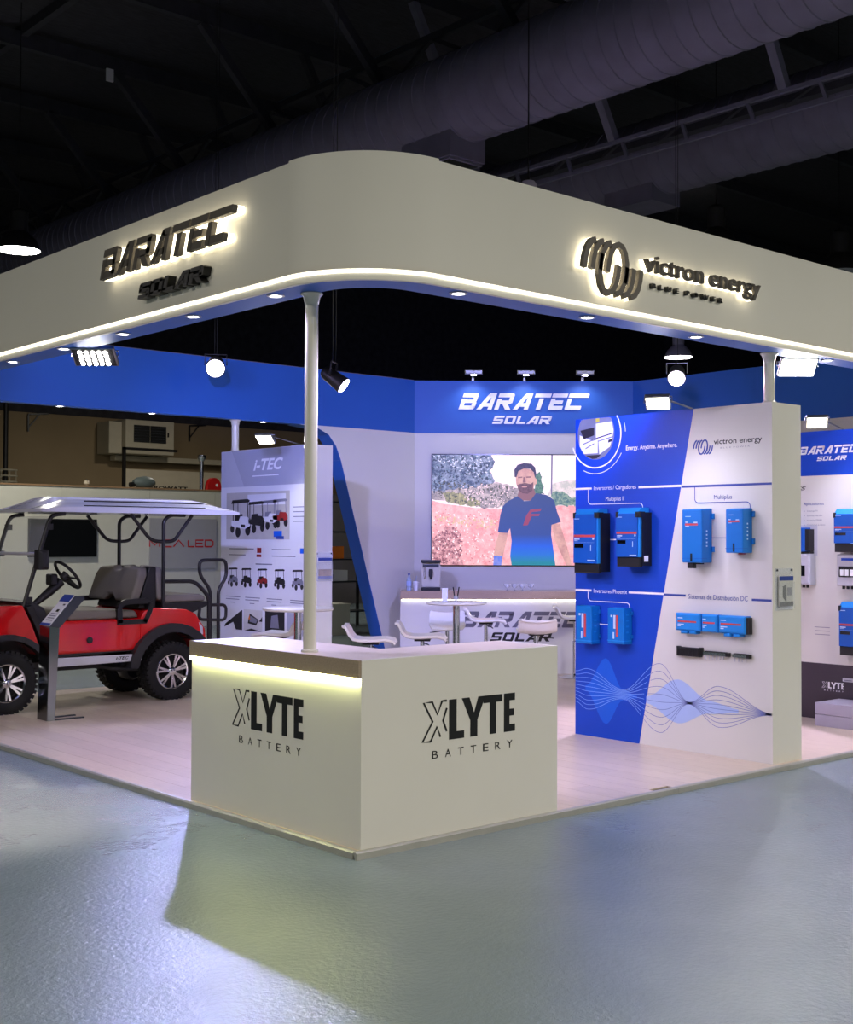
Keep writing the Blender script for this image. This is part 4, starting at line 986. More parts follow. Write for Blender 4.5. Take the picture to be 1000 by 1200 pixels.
def scr(name, col, es, col2=None, scale=12, detail=4, vor=False, lo=.42, hi=.58):
    m = bpy.data.materials.new(name); m.use_nodes = True; nt = m.node_tree; b = nt.nodes['Principled BSDF']
    b.inputs['Base Color'].default_value = (.01, .01, .01, 1); b.inputs['Roughness'].default_value = .4
    b.inputs['Emission Strength'].default_value = es * 1.25; b.inputs['Emission Color'].default_value = rgb(*col)
    if col2:
        tc = nt.nodes.new('ShaderNodeTexCoord'); n = nt.nodes.new('ShaderNodeTexNoise'); n.inputs['Scale'].default_value = scale; n.inputs['Detail'].default_value = detail; n.inputs['Roughness'].default_value = .7
        r = nt.nodes.new('ShaderNodeValToRGB'); r.color_ramp.elements[0].position = lo; r.color_ramp.elements[1].position = hi
        r.color_ramp.elements[0].color = rgb(*col); r.color_ramp.elements[1].color = rgb(*col2)
        nt.links.new(tc.outputs['Object'], n.inputs[0]); nt.links.new(n.outputs[0], r.inputs[0]); nt.links.new(r.outputs[0], b.inputs['Emission Color'])
    return m
def shirt_mat():
    m = scr('screen_shirt', (40, 62, 130), .9); nt = m.node_tree; b = nt.nodes['Principled BSDF']
    tc = nt.nodes.new('ShaderNodeTexCoord'); sp = nt.nodes.new('ShaderNodeSeparateXYZ'); mr = nt.nodes.new('ShaderNodeMapRange')
    mr.inputs[1].default_value = 1.42; mr.inputs[2].default_value = 2.42
    r = nt.nodes.new('ShaderNodeValToRGB'); cr = r.color_ramp
    cr.elements[0].position = .03; cr.elements[0].color = rgb(10, 130, 150)
    cr.elements[1].position = 1; cr.elements[1].color = rgb(52, 72, 128)
    for p, c in ((.15, (20, 110, 210)), (.26, (18, 92, 220)), (.42, (40, 72, 150))):
        e_ = cr.elements.new(p); e_.color = rgb(*c)
    nt.links.new(tc.outputs['Object'], sp.inputs[0]); nt.links.new(sp.outputs['Z'], mr.inputs[0]); nt.links.new(mr.outputs[0], r.inputs[0]); nt.links.new(r.outputs[0], b.inputs['Emission Color'])
    return m
tv = thing('video_screen', 'large lit video screen showing a man in a blue shirt outdoors', 'screen', (A0.x, A0.y, 0), TV)
SX0, SX1, SZ0, SZ1 = .248, 2.76, 1.42, 2.931
MB().box(SX0 - .012, SX1 + .012, -.03, .008, SZ0 - .012, SZ1 + .012).build('housing', SCREEN, tv)
def px(pts): return [(min(max(SX0 + (a / 5.263 - 7.0) / 85.3, SX0), SX1), min(max(SZ1 - (b / 5.263 - 13.0) / 85.4, SZ0), SZ1)) for a, b in pts]
def rough(poly, amp, step=14):
    out = []; n = len(poly)
    for i in range(n):
        (a, b_), (c, d) = poly[i], poly[(i + 1) % n]; l = math.hypot(c - a, d - b_); k = max(1, int(l / step))
        for q in range(k): t_ = q / k; out.append((a + (c - a) * t_ + random.uniform(-amp, amp), b_ + (d - b_) * t_ + random.uniform(-amp, amp)))
    return out
lay = [-.0312]
def pic(name, polys, m):
    if name in ('picture_tree', 'picture_scrub', 'picture_leaves', 'picture_bushes', 'picture_dry_grass'): polys = [rough(p, 9) for p in polys]
    lay[0] -= .0008
    return flat(tv, name, [px(p) for p in polys], m, lay[0], .0005)
pic('picture_sky', [[(0, 60), (1300, 60), (1300, 420), (0, 420)]], scr('screen_sky', (250, 226, 240), 1.0, (255, 240, 246), 3))
pic('picture_field', [[(0, 350), (100, 370), (300, 395), (500, 400), (800, 380), (1300, 375), (1300, 800), (0, 800)]], scr('screen_field', (226, 140, 148), 1.0, (250, 196, 198), 9, 9, lo=.36, hi=.68))
pic('picture_hill', [[(780, 240), (900, 220), (1300, 210), (1300, 380), (800, 380), (740, 330)]], scr('screen_hill', (196, 190, 190), .95, (236, 216, 220), 9))
pic('picture_bushes', [[(770, 310), (800, 290), (860, 300), (900, 335), (1300, 330), (1300, 380), (780, 380)]], scr('screen_bush', (74, 112, 120), .9, (150, 170, 150), 25, 6))
pic('picture_tree', [[(660, 310), (665, 210), (690, 170), (712, 220), (722, 305)]], scr('screen_tree2', (60, 100, 90), .9, (100, 140, 120), 30))
pic('picture_mast', [[(768, 60), (778, 60), (774, 310), (766, 310)]], scr('screen_mast', (120, 110, 150), .9))
pic('picture_scrub', [[(30, 200), (200, 200), (440, 240), (500, 250), (570, 270), (580, 330), (440, 400), (330, 390), (150, 360), (30, 350)]], scr('screen_scrub', (96, 92, 104), .95, (222, 198, 204), 14, 9, lo=.34, hi=.68))
pic('picture_leaves', [[(100, 300), (200, 300), (300, 340), (340, 360), (340, 390), (210, 375), (120, 350)]], scr('screen_yellow_leaves', (104, 108, 84), .95, (190, 176, 130), 20, 8, lo=.36, hi=.66))
pic('picture_tree', [[(0, 60), (400, 60), (420, 100), (390, 170), (430, 230), (360, 260), (240, 270), (130, 290), (0, 300)]], scr('screen_foliage', (58, 74, 104), .95, (186, 192, 226), 15, 9, lo=.40, hi=.72))
pic('picture_dry_grass', [[(0, 600), (60, 560), (130, 500), (180, 520), (220, 560), (200, 620), (230, 740), (230, 800), (0, 800)]], scr('screen_dry_grass', (160, 98, 104), .95, (240, 180, 186), 18, 9, lo=.34, hi=.66))
def inside(p, poly):
    x, z = p; c = False; n = len(poly)
    for i in range(n):
        (a, b_), (d, e_) = poly[i], poly[i - 1]
        if (b_ > z) != (e_ > z) and x < (d - a) * (z - b_) / (e_ - b_) + a: c = not c
    return c
def specks(name, poly, n, r, m):
    xs = [p[0] for p in poly]; zs = [p[1] for p in poly]; out = []
    while len(out) < n:
        p = (random.uniform(min(xs), max(xs)), random.uniform(min(zs), max(zs)))
        if inside(p, poly):
            k = random.uniform(.4, 1) * r; a0 = random.uniform(0, PI)
            out.append([(p[0] + k * math.cos(a0 + q * PI / 2) * (1 if q % 2 else 2), p[1] + k * math.sin(a0 + q * PI / 2) * (1 if q % 2 else 2)) for q in range(4)])
    pic(name, out, m)
TREE = [(36, 70), (390, 70), (400, 150), (400, 230), (330, 260), (130, 290), (36, 300)]
specks('picture_sky_gaps', TREE[:3] + [(380, 240), (240, 180), (60, 110)], 130, 5, scr('screen_gap', (214, 212, 240), .95))
specks('picture_dark_leaves', TREE, 150, 7, scr('screen_dark_leaf', (44, 58, 80), .95))
specks('picture_mid_leaves', TREE, 120, 6, scr('screen_mid_leaf', (104, 124, 150), .95))
specks('picture_scrub_leaves', [(60, 220), (440, 250), (560, 280), (440, 395), (150, 355), (60, 330)], 160, 6, scr('screen_scrub_leaf', (84, 84, 76), .95))
specks('picture_scrub_light', [(200, 250), (440, 250), (570, 280), (440, 395), (250, 360)], 120, 5, scr('screen_scrub_light', (236, 206, 216), .95))
specks('picture_grass_dark', [(36, 400), (440, 430), (420, 740), (36, 740)], 150, 5, scr('screen_grass_dark', (206, 128, 136), .95))
specks('picture_grass_dark', [(36, 580), (160, 510), (220, 560), (225, 740), (36, 740)], 160, 6, scr('screen_grass_deep', (140, 84, 96), .95))
specks('picture_grass_light', [(36, 400), (440, 430), (440, 740), (36, 740)], 160, 5, scr('screen_grass_light', (255, 220, 224), 1))
specks('picture_grass_green', [(50, 440), (430, 470), (430, 530), (60, 490)], 70, 6, scr('screen_grass_green', (214, 184, 150), .95))
SKIN = scr('screen_skin', (196, 140, 140), .9, (220, 168, 160), 5); SKIND = scr('screen_skin_shade', (140, 96, 104), .9)
pic('picture_arm', [[(450, 545), (505, 545), (490, 610), (470, 700), (462, 760), (412, 760), (416, 680), (428, 610)]], SKIN)
pic('picture_arm', [[(768, 490), (822, 490), (850, 580), (880, 680), (895, 760), (862, 760), (826, 670), (790, 590)]], SKIN)
pic('picture_hand_light', [[(416, 690), (470, 690), (462, 760), (412, 760)]], scr('screen_arm_blue', (70, 110, 226), .9, (130, 140, 220), 6))
pic('picture_neck', [[(570, 290), (660, 270), (672, 310), (640, 350), (590, 350), (560, 320)]], SKIND)
pic('picture_shirt', [[(500, 355), (560, 322), (600, 352), (640, 350), (675, 302), (740, 315), (785, 345), (805, 420), (828, 480), (770, 498), (768, 560), (780, 640), (795, 760), (525, 760), (516, 690), (525, 600), (515, 520), (498, 550), (440, 545), (455, 440), (470, 385)]], shirt_mat())
pic('picture_shirt_mark', [[(640, 405), (708, 398), (702, 414), (650, 420), (640, 432), (698, 430), (692, 444), (648, 446), (625, 500), (594, 504), (615, 440)]], scr('screen_shirt_mark', (150, 62, 92), .9))
pic('picture_head', [[(548, 200), (556, 165), (600, 150), (650, 160), (668, 190), (672, 215), (680, 215), (678, 245), (666, 252), (655, 285), (625, 306), (590, 302), (566, 280), (552, 245)]], SKIN)
pic('picture_beard', [[(558, 255), (575, 248), (605, 240), (640, 248), (658, 235), (655, 285), (625, 308), (590, 304), (566, 282)]], scr('screen_beard', (92, 62, 72), .9, (120, 84, 90), 20))
pic('picture_mouth', [[(585, 262), (620, 260), (618, 268), (588, 269)]], SKIN)
pic('picture_hair', [[(542, 205), (540, 160), (560, 130), (600, 118), (645, 122), (668, 145), (676, 185), (668, 212), (660, 175), (640, 155), (600, 152), (565, 168), (554, 205)]], scr('screen_hair', (40, 36, 66), .9, (62, 56, 90), 20))
pic('picture_eyes', [[(562, 205), (590, 202), (590, 209), (564, 212)], [(612, 202), (642, 200), (642, 208), (614, 210)], [(596, 205), (606, 205), (612, 238), (592, 240)]], SKIND)

for u, lab in ((.80, 'left'), (1.51, 'middle'), (2.31, 'right')):
    p = A0 + (B0 - A0).normalized() * u
    t = thing('header_lamp', 'small silver arm lamp on top of the header, ' + {'left': 'leftmost of the three', 'middle': 'middle of the three', 'right': 'rightmost of the three'}[lab], 'lamp', (p.x, p.y, ZT), TV, 'arm lamps over the screen sign')
    MB().box(-.015, .015, 0, .02, 0, .06).build('bracket', ALU, t); MB().tube([(0, .01, .05), (0, -.28, .09)], .012, 8).build('arm', ALU, t, smooth=True)
    MB().chbox(-.12, .12, -.32, -.24, .05, .11, .01).build('head', ALU, t); MB().box(-.035, .035, -.3, -.26, .038, .05).build('lens', LENSC, t)
    n2 = Vector((math.sin(TV) * -1, math.cos(TV)))
    lp3 = p - n2 * .30
    spot('header_lamp_light', (lp3.x, lp3.y, ZT + .03), (p.x, p.y, 3.2), 14, (.9, .92, 1), 120, .8, .03)

# ---- bar in front of the screen
br = thing('bar_counter', 'long white bar below the screen printed BARATEC SOLAR, wood edge, lit underside', 'counter', (A0.x - .6577 * 1.0, A0.y - .7533 * 1.0, Z0), TV)
MB().box(-.17, 2.75, .02, .55, 0, .95).build('body', WHITE, br)
MB().box(-.17, 2.75, 0, .58, .955, 1.06).build('wood_top', WOODX, br); MB().box(-.168, 2.748, .002, .578, 1.0602, 1.062).build('top_surface', WOODT, br)
MB().box(-.15, 2.73, .004, .018, .942, .954).build('led_strip', STRIPW, br)
word(br, 'BARATEC', .60, .595, .205, 1.63, GREYINK, .017, .0195, one=True, name='lettering'); word(br, 'SOLAR', .99, .415, .115, .82, INK, .017, .0195, one=True, name='lettering')
def bar_pt(u, v): q = A0 - Vector((.6577, .7533)) * (1.0 - v) + Vector((.7533, -.6577)) * u; return (q.x, q.y, 1.1025)
cm = thing('coffee_machine', 'silver coffee machine with black top on the bar', 'coffee machine', bar_pt(.10, .12), TV)
MB().box(0, .25, .04, .34, .041, .359).build('body', mat('coffee_silver', (206, 202, 192), .3, .1, var=.05), cm, bevel=.01); MB().box(-.004, .254, -.01, .345, .36, .395).build('top', BLACK, cm, bevel=.006)
MB().box(0, .25, -.02, .34, 0, .04).build('drip_tray', BLACK, cm, bevel=.005); MB().box(.02, .23, .034, .04, .30, .34).build('control_strip', STEELD, cm)
MB().box(.10, .15, -.01, .04, .18, .28).build('spout', BLACK, cm, bevel=.006); MB().lathe([(.012, 0), (.012, -.03)], 10).build('nozzle', BLACK, cm, loc=(.125, .01, .18)); MB().box(.04, .055, .03, .039, .15, .30).build('steam_wand', CHROME, cm)
bt = thing('water_bottle', 'small clear water bottle at the left end of the bar', 'bottle', bar_pt(-.06, .15))
MB().lathe([(.030, 0), (.033, .01), (.033, .14), (.014, .185), (.013, .20)], 18).build('bottle_body', mat('water_bottle_plastic', (190, 210, 240), .08, alpha=.6), bt, smooth=True)
MB().lathe([(.034, .06), (.034, .12)], 18, cap=False).build('label', PALEB, bt); MB().lathe([(.016, .20), (.016, .222)], 14).build('cap', NAVY, bt)
cu_ = thing('paper_cup', 'white paper cup with lid and straw beside the water bottle', 'cup', bar_pt(.03, .12))
MB().lathe([(.028, 0), (.042, .10)], 18).build('cup_body', PAPER, cu_, smooth=True); MB().lathe([(.045, .10), (.045, .112), (.03, .12)], 18).build('lid', WHITEINK, cu_); MB().tube([(0, 0, .11), (.01, 0, .19)], .004, 6).build('straw', PALEB, cu_)
for k, u in enumerate((1.22, 1.32, 1.42, 1.53)):
    gl = thing('glass_bowl', ['leftmost clear glass bowl on the bar', 'second clear glass bowl from the coffee machine', 'third clear glass bowl from the coffee machine', 'rightmost clear glass bowl on the bar'][k], 'bowl', bar_pt(u, .12 + .03 * (k % 2)), 0, 'clear glass bowls on the bar')
    MB().lathe([(.03, 0), (.006, .012), (.006, .03), (.035, .05), (.05, .09), (.047, .09), (.032, .053), (.003, .034)], 18).build('bowl', GLASSW, gl, smooth=True)

# ---- stools and tables
def stool_proto():
    t = thing('bar_stool', 'proto', 'stool', (0, 0, Z0), 0, 'white bar stools with chrome columns')
    MB().lathe([(.20, 0), (.20, .008), (.15, .018), (.04, .03), (.03, .05)], 28).build('base', CHROME, t, smooth=True)
    MB().lathe([(.032, .03), (.032, .42), (.022, .43), (.022, .66)], 18).build('column', CHROME, t, smooth=True)
    MB().tube(fillet([(0.02, -.03, .30), (.20, -.16, .29), (.26, 0, .29), (.20, .16, .29), (.02, .03, .30)], .1), .010, 8).build('footrest', CHROME, t, smooth=True)
    MB().tube([(0, 0, .64), (.06, -.12, .63), (.08, -.2, .62)], .006, 6).build('lever', BLACK, t)
    MB().box(-.08, .08, -.08, .08, .655, .672).build('seat_plate', BLACK, t)
    prof = [(.225, .655), (.215, .675), (.15, .688), (.0, .680), (-.10, .680), (-.17, .695), (-.21, .735), (-.235, .785), (-.25, .805), (-.27, .805)]
    b = MB(); W = 9; n = len(prof)
    # simple two-sided shell
    vs = []
    for lay_ in (0, 1):
        for i, (x, z) in enumerate(prof):
            tx = prof[min(i + 1, n - 1)][0] - prof[max(i - 1, 0)][0]; tz = prof[min(i + 1, n - 1)][1] - prof[max(i - 1, 0)][1]; l = math.hypot(tx, tz); nx, nz = tz / l, -tx / l   # towards sitter
            hw = .205 - (.03 if i in (0, n - 1) else (.01 if i in (1, n - 2) else 0))
            for k in range(W):
                s_ = -1 + 2 * k / (W - 1); o_ = .02 * s_ * s_ + (.011 if lay_ else -.011)
                vs.append((x + nx * o_, s_ * hw, z + nz * o_))
    M_ = n * W; fs = []
    for i in range(n - 1):
        for k in range(W - 1):
            q = (i * W + k, i * W + k + 1, (i + 1) * W + k + 1, (i + 1) * W + k); fs.append(q); fs.append(tuple(M_ + z for z in q[::-1]))
    for i in range(n - 1):
        for k in (0, W - 1): fs.append((i * W + k, (i + 1) * W + k, M_ + (i + 1) * W + k, M_ + i * W + k))
    for k in range(W - 1):
        for i in (0, n - 1): fs.append((i * W + k, i * W + k + 1, M_ + i * W + k + 1, M_ + i * W + k))
    b.add(vs, fs).build('seat_shell', SEATW, t, smooth=True)
    return t
SP = stool_proto()
spots = [(3.35, 4.05, -.75 + .0, 'white bar stool at far left, its low back turned left, by the slanted blue edge'),
         (4.02, 4.06, -.75, 'white bar stool between the left stool and the round table'),
         (5.35, 5.15, -2.3, 'white bar stool behind the round table column, pale back'),
         (6.3, 5.5, -.75, 'white bar stool in front of the bar lettering, right of the round table'),
         (5.45, 3.85, .85, 'white bar stool with its back to the viewer, right of the bar lettering'),
         (7.55, 5.18, -.75, 'white bar stool half hidden by the inverter panel'),
         (3.10, 5.25, 2.2, 'white bar stool beside the small round table at the poster panel')]
for i, (x, y, a, lab) in enumerate(spots):
    o = SP if i == 0 else copy_tree(SP); o.location = (x, y, Z0); o.rotation_euler.z = a; o.scale = (1, 1, 1.08); o['label'] = lab
def table(label, x, y, r=.33):
    t = thing('bar_table', label, 'table', (x, y, Z0), 0, 'white round bar tables')
    MB().lathe([(r - .02, 1.02), (r, 1.03), (r, 1.045), (r - .006, 1.05)], 44).build('table_top', WHITE, t, smooth=True)
    MB().lathe([(.22, 0), (.22, .01), (.05, .025)], 32).build('base', CHROME, t, smooth=True); MB().lathe([(.038, .02), (.038, 1.02)], 20).build('column', CHROME, t, smooth=True)
table('white round bar table with a menu holder in front of the bar', 4.99, 4.61); table('white round bar table beside the golf cart poster panel', 2.93, 4.68, .35)
mh = thing('menu_holder', 'small clear menu holder standing on the round table', 'holder', (4.84, 4.63, 1.091), -.75)
MB().box(-.03, .03, -.02, -.015, 0, .15).build('front_sheet', GLASSW, mh); MB().box(-.03, .03, .015, .02, 0, .15).build('back_sheet', PALEG, mh)
pc = thing('pen_pot', 'dark cutlery upright in a pot beside the menu holder', 'pot', (4.93, 4.55, 1.091))
MB().lathe([(.028, 0), (.03, .07)], 14).build('pot', GLASSW, pc, smooth=True)
for k in range(4): MB().bar((.012 * math.cos(k * 1.6), .012 * math.sin(k * 1.6), .01), (.045 * math.cos(k * 1.6), .045 * math.sin(k * 1.6), .16), .012, .006).build('utensil', BLACK, pc)

# ================================================================== LAMPS
def aim(o, d): o.rotation_euler = Vector(d).to_track_quat('-Z', 'Y').to_euler()
def flood(label, loc, target, armto=None, power=60, col=(1, .97, .88), size=(.20, .16), lens=LENSW, ang=110):
    """flat floodlight; local -Z is the beam"""
    t = thing('floodlight', label, 'floodlight', loc); d = Vector(target) - Vector(loc); t.rotation_mode = 'QUATERNION'; q = d.to_track_quat('-Z', 'Y'); t.rotation_quaternion = q
    a, b_ = size
    MB().box(-a / 2, a / 2, -b_ / 2, b_ / 2, 0, .035).build('housing', ALU, t, bevel=.006)
    MB().box(-a / 2 + .012, a / 2 - .012, -b_ / 2 + .012, b_ / 2 - .012, -.004, -.0002).build('lens', lens, t)
    u_ = MB().tube([(-a / 2 - .01, 0, .01), (-a / 2 - .01, 0, .07), (a / 2 + .01, 0, .07), (a / 2 + .01, 0, .01)], .006, 6).build('yoke', ALU, t)
    if armto:
        iv = q.inverted(); e_ = iv @ (Vector(armto) - Vector(loc)); MB().tube([(0, 0, .07), e_], .008, 6).build('arm', ALU, t)
    dn = d.normalized()
    spot('floodlight_beam', Vector(loc) + dn * .02, target, power, col, ang, .6, .06)
    return t
def down(loc, dx, dy, dz=-1): return (loc[0] + dx, loc[1] + dy, loc[2] + dz)
P1, P2, P3, P4, P5 = (3.70, .84, 2.86), (6.22, .95, 2.875), (3.66, 6.36, 2.885), (4.66, .17, 3.17), (.17, 3.55, 3.17)
flood('small warm floodlight on an arm above the inverter panel', P1, down(P1, -.55, -.35), (4.16, .84, 2.85), 48, (.80, .80, 1), ang=165)
flood('small warm floodlight on an arm above the BARATEC panel at right', P2, down(P2, -.55, -.35), (6.68, .95, 2.845), 75, (.74, .72, 1), ang=165)
flood('small warm floodlight on an arm above the golf cart poster panel', P3, down(P3, -.55, -.35), (4.16, 6.36, 2.855), 60, (.9, .9, 1), ang=165)
flood('bright rectangular floodlight under the canopy by the right pole', P4, down(P4, -.55, -.60), (4.66, .06, 3.236), 35, (.96, .95, 1), (.30, .20), LENS, ang=150)
t = flood('floodlight with rows of bright diodes under the left canopy', P5, down(P5, -.45, -.50), (.08, 3.55, 3.236), 40, (.70, .78, 1), (.34, .20), BLACK, ang=150)
for i in range(5):
    for k in range(4): MB().lathe([(.017, 0), (.012, -.012)], 10).build('diode', LENS, t, loc=(-.10 + i * .05, -.065 + k * .043, -.005))
def pend_spot(label, loc, target, power, col=LAV, body=LAMPB, top=9.9, r=.07, ang=85, cords=2):
    t = thing('hanging_spotlight', label, 'spotlight', loc); d = (Vector(target) - Vector(loc)).normalized()
    b = Vector((0, 0, 0)); f = d * .10
    MB().tube([b - d * .11, b - d * .09, b + d * .02, f], [r * .6, r * .8, r * .9, r], 20).build('barrel', body, t, smooth=True)
    MB().tube([f - d * .004, f + d * .004], r * .88, 20).build('lens', LENSC, t)
    sd = d.cross(Vector((0, 0, 1))).normalized() * (r + .01)
    MB().tube([sd - d * .02, sd + Vector((0, 0, .13)), -sd + Vector((0, 0, .13)), -sd - d * .02], .007, 6).build('yoke', body, t)
    for k in range(cords): MB().tube([(.0 + (k - .5) * .03, 0, .13), ((k - .5) * .05, 0, top - loc[2])], .004, 5).build('cord', BLACK, t)
    spot('hanging_spotlight_beam', Vector(loc) + d * .13, target, power, col, ang, .6, .06)
pend_spot('dark spotlight hanging from two cords beside the front pole', (1.75, 2.55, 3.05), (2.35, 1.75, 2.3), 130, (.80, .68, 1.0), ang=110)
pend_spot('glowing round spotlight hanging in front of the blue header', (3.4, 6.99, 3.76), (-1.2, .2, 0), 800, (.46, .46, 1.0), r=.115, ang=75)
pend_spot('pale yoke spotlight hanging above the inverter panel', (7.4, 3.48, 3.68), (3.0, .4, .0), 1300, (.74, .60, 1.0), body=ALU, r=.105, ang=80, top=7.13)

# fill lights added behind the fascia, no fittings, to brighten the back walls
spot('added_back_wall_fill', (.35, 2.6, 3.75), (6.4, 7.6, 2.0), 1000, (.36, .37, 1.0), 60, .8, .08)
spot('added_back_wall_fill', (2.6, .35, 3.75), (8.1, 6.6, 1.8), 900, (.36, .36, 1.0), 55, .8, .08)
spot('added_back_wall_fill', (.35, 4.4, 3.75), (3.4, 7.6, 3.0), 260, (.40, .45, 1.0), 75, .8, .08)

def highbay(label, loc, lit=True, pale=False, r=.34, top=10.34):
    t = thing('pendant_lamp', label, 'pendant lamp', loc, 0, 'high-bay lamps of the hall')
    M = LAMPP if pale else LAMPB
    MB().lathe([(r, 0), (r * .96, .05), (r * .80, .17), (r * .5, .27), (r * .42, .30), (r * .42, .62), (r * .3, .66)], 30, cap=False).build('reflector', M, t, smooth=True)
    MB().lathe([(r * .97, .006), (r * .7, .012)], 30).build('lens', LENS if lit else PALEG, t)
    MB().tube([(0, 0, .66), (0, 0, .8), (0, 0, top - loc[2])], [.02, .008, .008], 6).build('cord', FRAME, t)
highbay('lit pendant lamp hanging at the left above the canopy', (3.97, 13.82, 6.35))
highbay('dark pendant lamp behind the canopy above the word energy', (12.33, 6.47, 6.45), False)
highbay('dark pendant lamp behind the canopy at the right edge', (13.8, 5.17, 6.05), False)
highbay('pale pendant lamp peeking over the canopy beside the duct', (5.62, 4.14, 5.06), False, True, .22)
highbay('lit pendant lamp far back, seen under the right canopy', (20.3, 13.3, 6.2), True, True)

# ================================================================== NEIGHBOUR STANDS AND HALL WALL
NY = 16.7
nb = struct(MB().box(1.0, 4.6, NY, NY + .1, 0, 2.75).build('wall_far', NBW), 'white panel wall of the stand across the aisle')
for a, b_ in ((4.605, 6.08), (6.085, 7.93), (7.935, 9.42), (9.425, 11.0), (11.005, 12.0)): MB().box(a, b_, NY, NY + .1, 0, 2.74).build('wall_panel', NBW, nb)
MB().box(1.0, 12.0, NY - .02, NY + .3, 2.74, 2.77).build('top_shelf', mat('shelf_wood', (150, 120, 90), .6, var=.1), nb)
ntv = thing('wall_television', 'switched-off black television on the stand wall behind the cart', 'television', (5.44, NY - .03, 1.42))
MB().box(0, 1.34, -.04, .03, 0, .71).build('frame', BLACK, ntv); MB().box(.015, 1.325, -.043, -.04, .015, .695).build('glass', SCREEN, ntv); MB().box(.4, .9, 0, .028, .2, .5).build('bracket', STEELD, ntv)
ml = thing('wall_sign', 'grey sign panel with red letters MCA LED behind the cart', 'sign', (7.92, NY - .005, 1.17))
MB().box(0, 1.52, -.03, 0, 0, 1.0).build('board', NBG, ml)
def thin(parent, polys, m): return strokes(parent, 'letter', polys, .03, m, -.033)
x = 0.0
for gl in ([[(0, 0), (0, .13), (.11, .03), (.22, .13), (.22, 0)]], [[(.5, 0), (.28, 0), (.28, .13), (.5, .13)]], [[(.54, 0), (.66, .13), (.78, 0)]],
           [[(.88, .13), (.88, 0), (1.02, 0)]], [[(1.24, 0), (1.06, 0), (1.06, .13), (1.24, .13)], [(1.06, .065), (1.22, .065)]], [[(1.28, 0), (1.42, 0), (1.47, .03), (1.47, .10), (1.42, .13), (1.28, .13), (1.28, 0)]]):
    thin(ml, [[(a * .98 + .0, b_ + .44) for a, b_ in p] for p in gl], MCARED)
gw = thing('sign_board', 'cream sign board with black letters above the far stand wall', 'sign', (8.1, 18.0, 2.4))
MB().box(0, 2.6, 0, .08, 0, .8).build('board', ACM, gw); text(gw, 'lettering', 'GROWATT', .50, .40, .07, INK, -.003, width=.95, bold=.04)
MB().box(-.05, .0, 0, .08, -2.4, 1.25).build('post', FRAME, gw); MB().box(2.6, 2.65, 0, .08, -2.4, .8).build('post', FRAME, gw); MB().box(-.05, 1.2, 0, .08, 1.2, 1.25).build('post', FRAME, gw)
flue = thing('bollard_lamp', 'short silver post with round cap on the far stand wall', 'lamp', (9.17, NY + .12, 2.771))
MB().lathe([(.045, 0), (.045, .58)], 16).build('post', CHROME, flue, smooth=True); MB().lathe([(.06, .58), (.09, .62), (.09, .70), (.05, .71)], 18).build('cap', CHROME, flue, smooth=True)
rdv = thing('red_housing', 'red rounded housing with white dot on the far stand wall', 'device', (9.45, NY + .12, 2.771))
MB().prism([(-.17, 0)] + [(.16 * math.cos(a * PI / 12), .05 + .20 * math.sin(a * PI / 12)) for a in range(13)][::-1] + [(.17, 0)], -.06, .06).build('shell', MCARED, rdv, smooth=True); MB().lathe([(.03, -.066), (.03, -.06)], 14, axis='y').build('dot', WHITEINK, rdv, loc=(.05, 0, .1))
hl = thing('street_lamp', 'grey green street lamp head lying on the far stand wall', 'lamp', (7.88, NY + .12, 2.771))
MB().lathe([(.05, -.24), (.10, -.16), (.13, 0), (.11, .14), (.05, .22)], 14, axis='x', c=(0, 0, .10)).build('housing', mat('lamp_head_green', (96, 108, 108), .5, var=.06), hl, smooth=True); MB().tube([(-.22, 0, .06), (-.32, 0, .05)], .05, 10).build('socket', BLACK, hl)
wl = thing('small_spotlight', 'tiny cream spotlight on the far stand wall above the television', 'lamp', (6.65, NY + .12, 2.771)); MB().lathe([(.03, 0), (.06, .04), (.05, .10)], 14).build('body', ACM, wl, smooth=True); MB().box(-.01, .01, -.01, .01, .1, .13).build('stem', ALU, wl)
ac = thing('air_conditioner', 'boxy cream air conditioner with dark grille high on the hall wall', 'air conditioner', (11.55, 25.98, 4.05))
MB().box(.28, 1.75, -.9, 0, 0, .92).build('cabinet', ACM, ac, bevel=.02); MB().box(-.1, .28, -.7, 0, .0, .86).build('side_cowl', ACM, ac, bevel=.02)
for k in range(2): MB().box(.52 + k * .5, .99 + k * .5, -.93, -.9, .32, .78).build('grille', BLACK, ac)
for k in range(6): MB().box(.52, 1.49, -.945, -.93, .34 + k * .075, .35 + k * .075).build('grille_slat', STEELD, ac)
MB().box(1.54, 1.58, -.92, -.9, .5, .62).build('switch', BLACK, ac)
tb = thing('cable_trunking', 'long cream trunking along the hall wall below the air conditioner', 'trunking', (11.8, 25.9, 3.89)); MB().box(0, 6.5, -.3, 0, 0, .14).build('channel', ACM, tb); MB().box(0, 6.5, -.31, -.3, .1, .14).build('lid', ACM, tb)
for x, lab in ((9.5, 'left'), (14.3, 'right')):
    bk = thing('wall_bracket', 'thin steel bracket on the hall wall, ' + lab + ' of the air conditioner', 'bracket', (x, 25.99, 4.55)); MB().bar((0, -.03, 0), (0, -.03, .45), .04).build('upright', FRAME, bk); MB().bar((0, -.03, .45), (.55, -.03, .5), .04).build('arm', FRAME, bk); MB().bar((0, -.03, .1), (.3, -.03, .46), .03).build('strut', FRAME, bk)
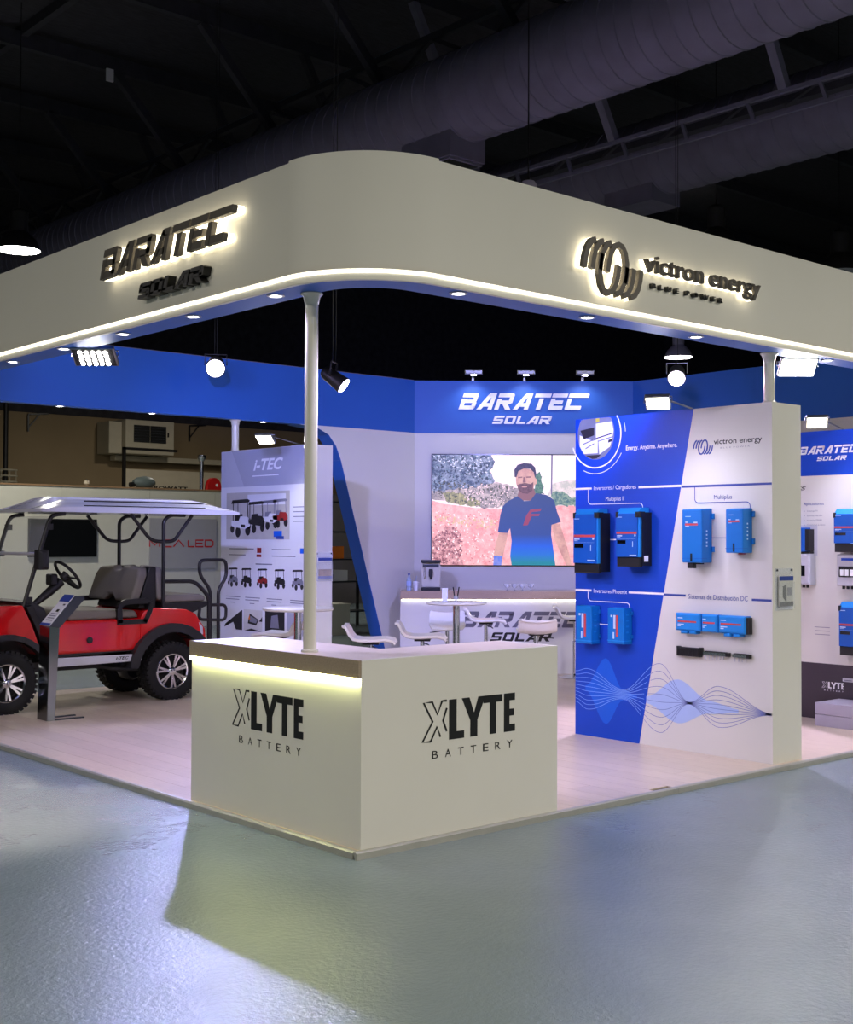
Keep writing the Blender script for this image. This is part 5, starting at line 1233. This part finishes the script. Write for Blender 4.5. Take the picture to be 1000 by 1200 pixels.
lf = thing('hoist_post', 'dark post with wire basket at the left picture edge before the hall wall', 'post', (8.75, 25.6, 0)); MB().tube([(0, 0, 3.2), (0, 0, 5.3)], .06, 10).build('upper_tube', FRAME, lf); MB().tube([(0, 0, 0), (0, 0, 3.2)], .05, 10).build('lower_tube', ACM, lf)
for z in (3.2, 3.35, 3.5): MB().tube([(.28 * math.cos(a * PI / 8), .28 * math.sin(a * PI / 8), z) for a in range(16)], .02, 6, True).build('basket_ring', ACM, lf)
for a in range(8): MB().tube([(.28 * math.cos(a * PI / 4), .28 * math.sin(a * PI / 4), 3.2), (.28 * math.cos(a * PI / 4), .28 * math.sin(a * PI / 4), 3.5)], .012, 5).build('basket_wire', ACM, lf)

# seen through the slanted opening
wbx = thing('white_counter', 'small white counter seen through the slanted opening', 'counter', (9.4, 13.0, 0)); MB().box(0, .65, 0, .5, 0, .55).build('body', NBW, wbx); MB().box(-.02, .67, -.02, .52, .55, .58).build('top', NBW, wbx)
sv = thing('storage_rack', 'dark storage rack with an orange box seen through the slanted opening', 'rack', (10.6, 14.6, 0))
for x in (0, 1.2):
    for y in (0, .4): MB().bar((x, y, 0), (x, y, 2.6), .05).build('upright', FRAME, sv)
for z in (.3, .9, 1.35, 1.9, 2.5): MB().box(0, 1.2, 0, .4, z, z + .03).build('shelf', STEELD, sv)
ob_ = thing('cardboard_box', 'orange box on the storage rack seen through the opening', 'box', (10.65, 14.62, 1.381)); MB().box(0, .5, 0, .3, 0, .25).build('carton', ORANGE, ob_, bevel=.004); MB().box(.2, .3, -.002, .302, .249, .252).build('tape', PALEG, ob_)
wb2 = thing('white_box', 'white carton on the lower shelf of the storage rack', 'box', (10.65, 14.62, .931)); MB().box(0, .6, 0, .3, 0, .22).build('carton', PAPER, wb2, bevel=.004); MB().box(.1, .25, -.003, 0, .06, .14).build('label', PTEXT, wb2)
struct(MB().box(12.05, 22, 22, 22.1, 0, 3.0).build('wall_aisle', mat('aisle_wall_dark', (96, 92, 96), .8, var=.15, vs=1.5)), 'dim partition at the end of the aisle')
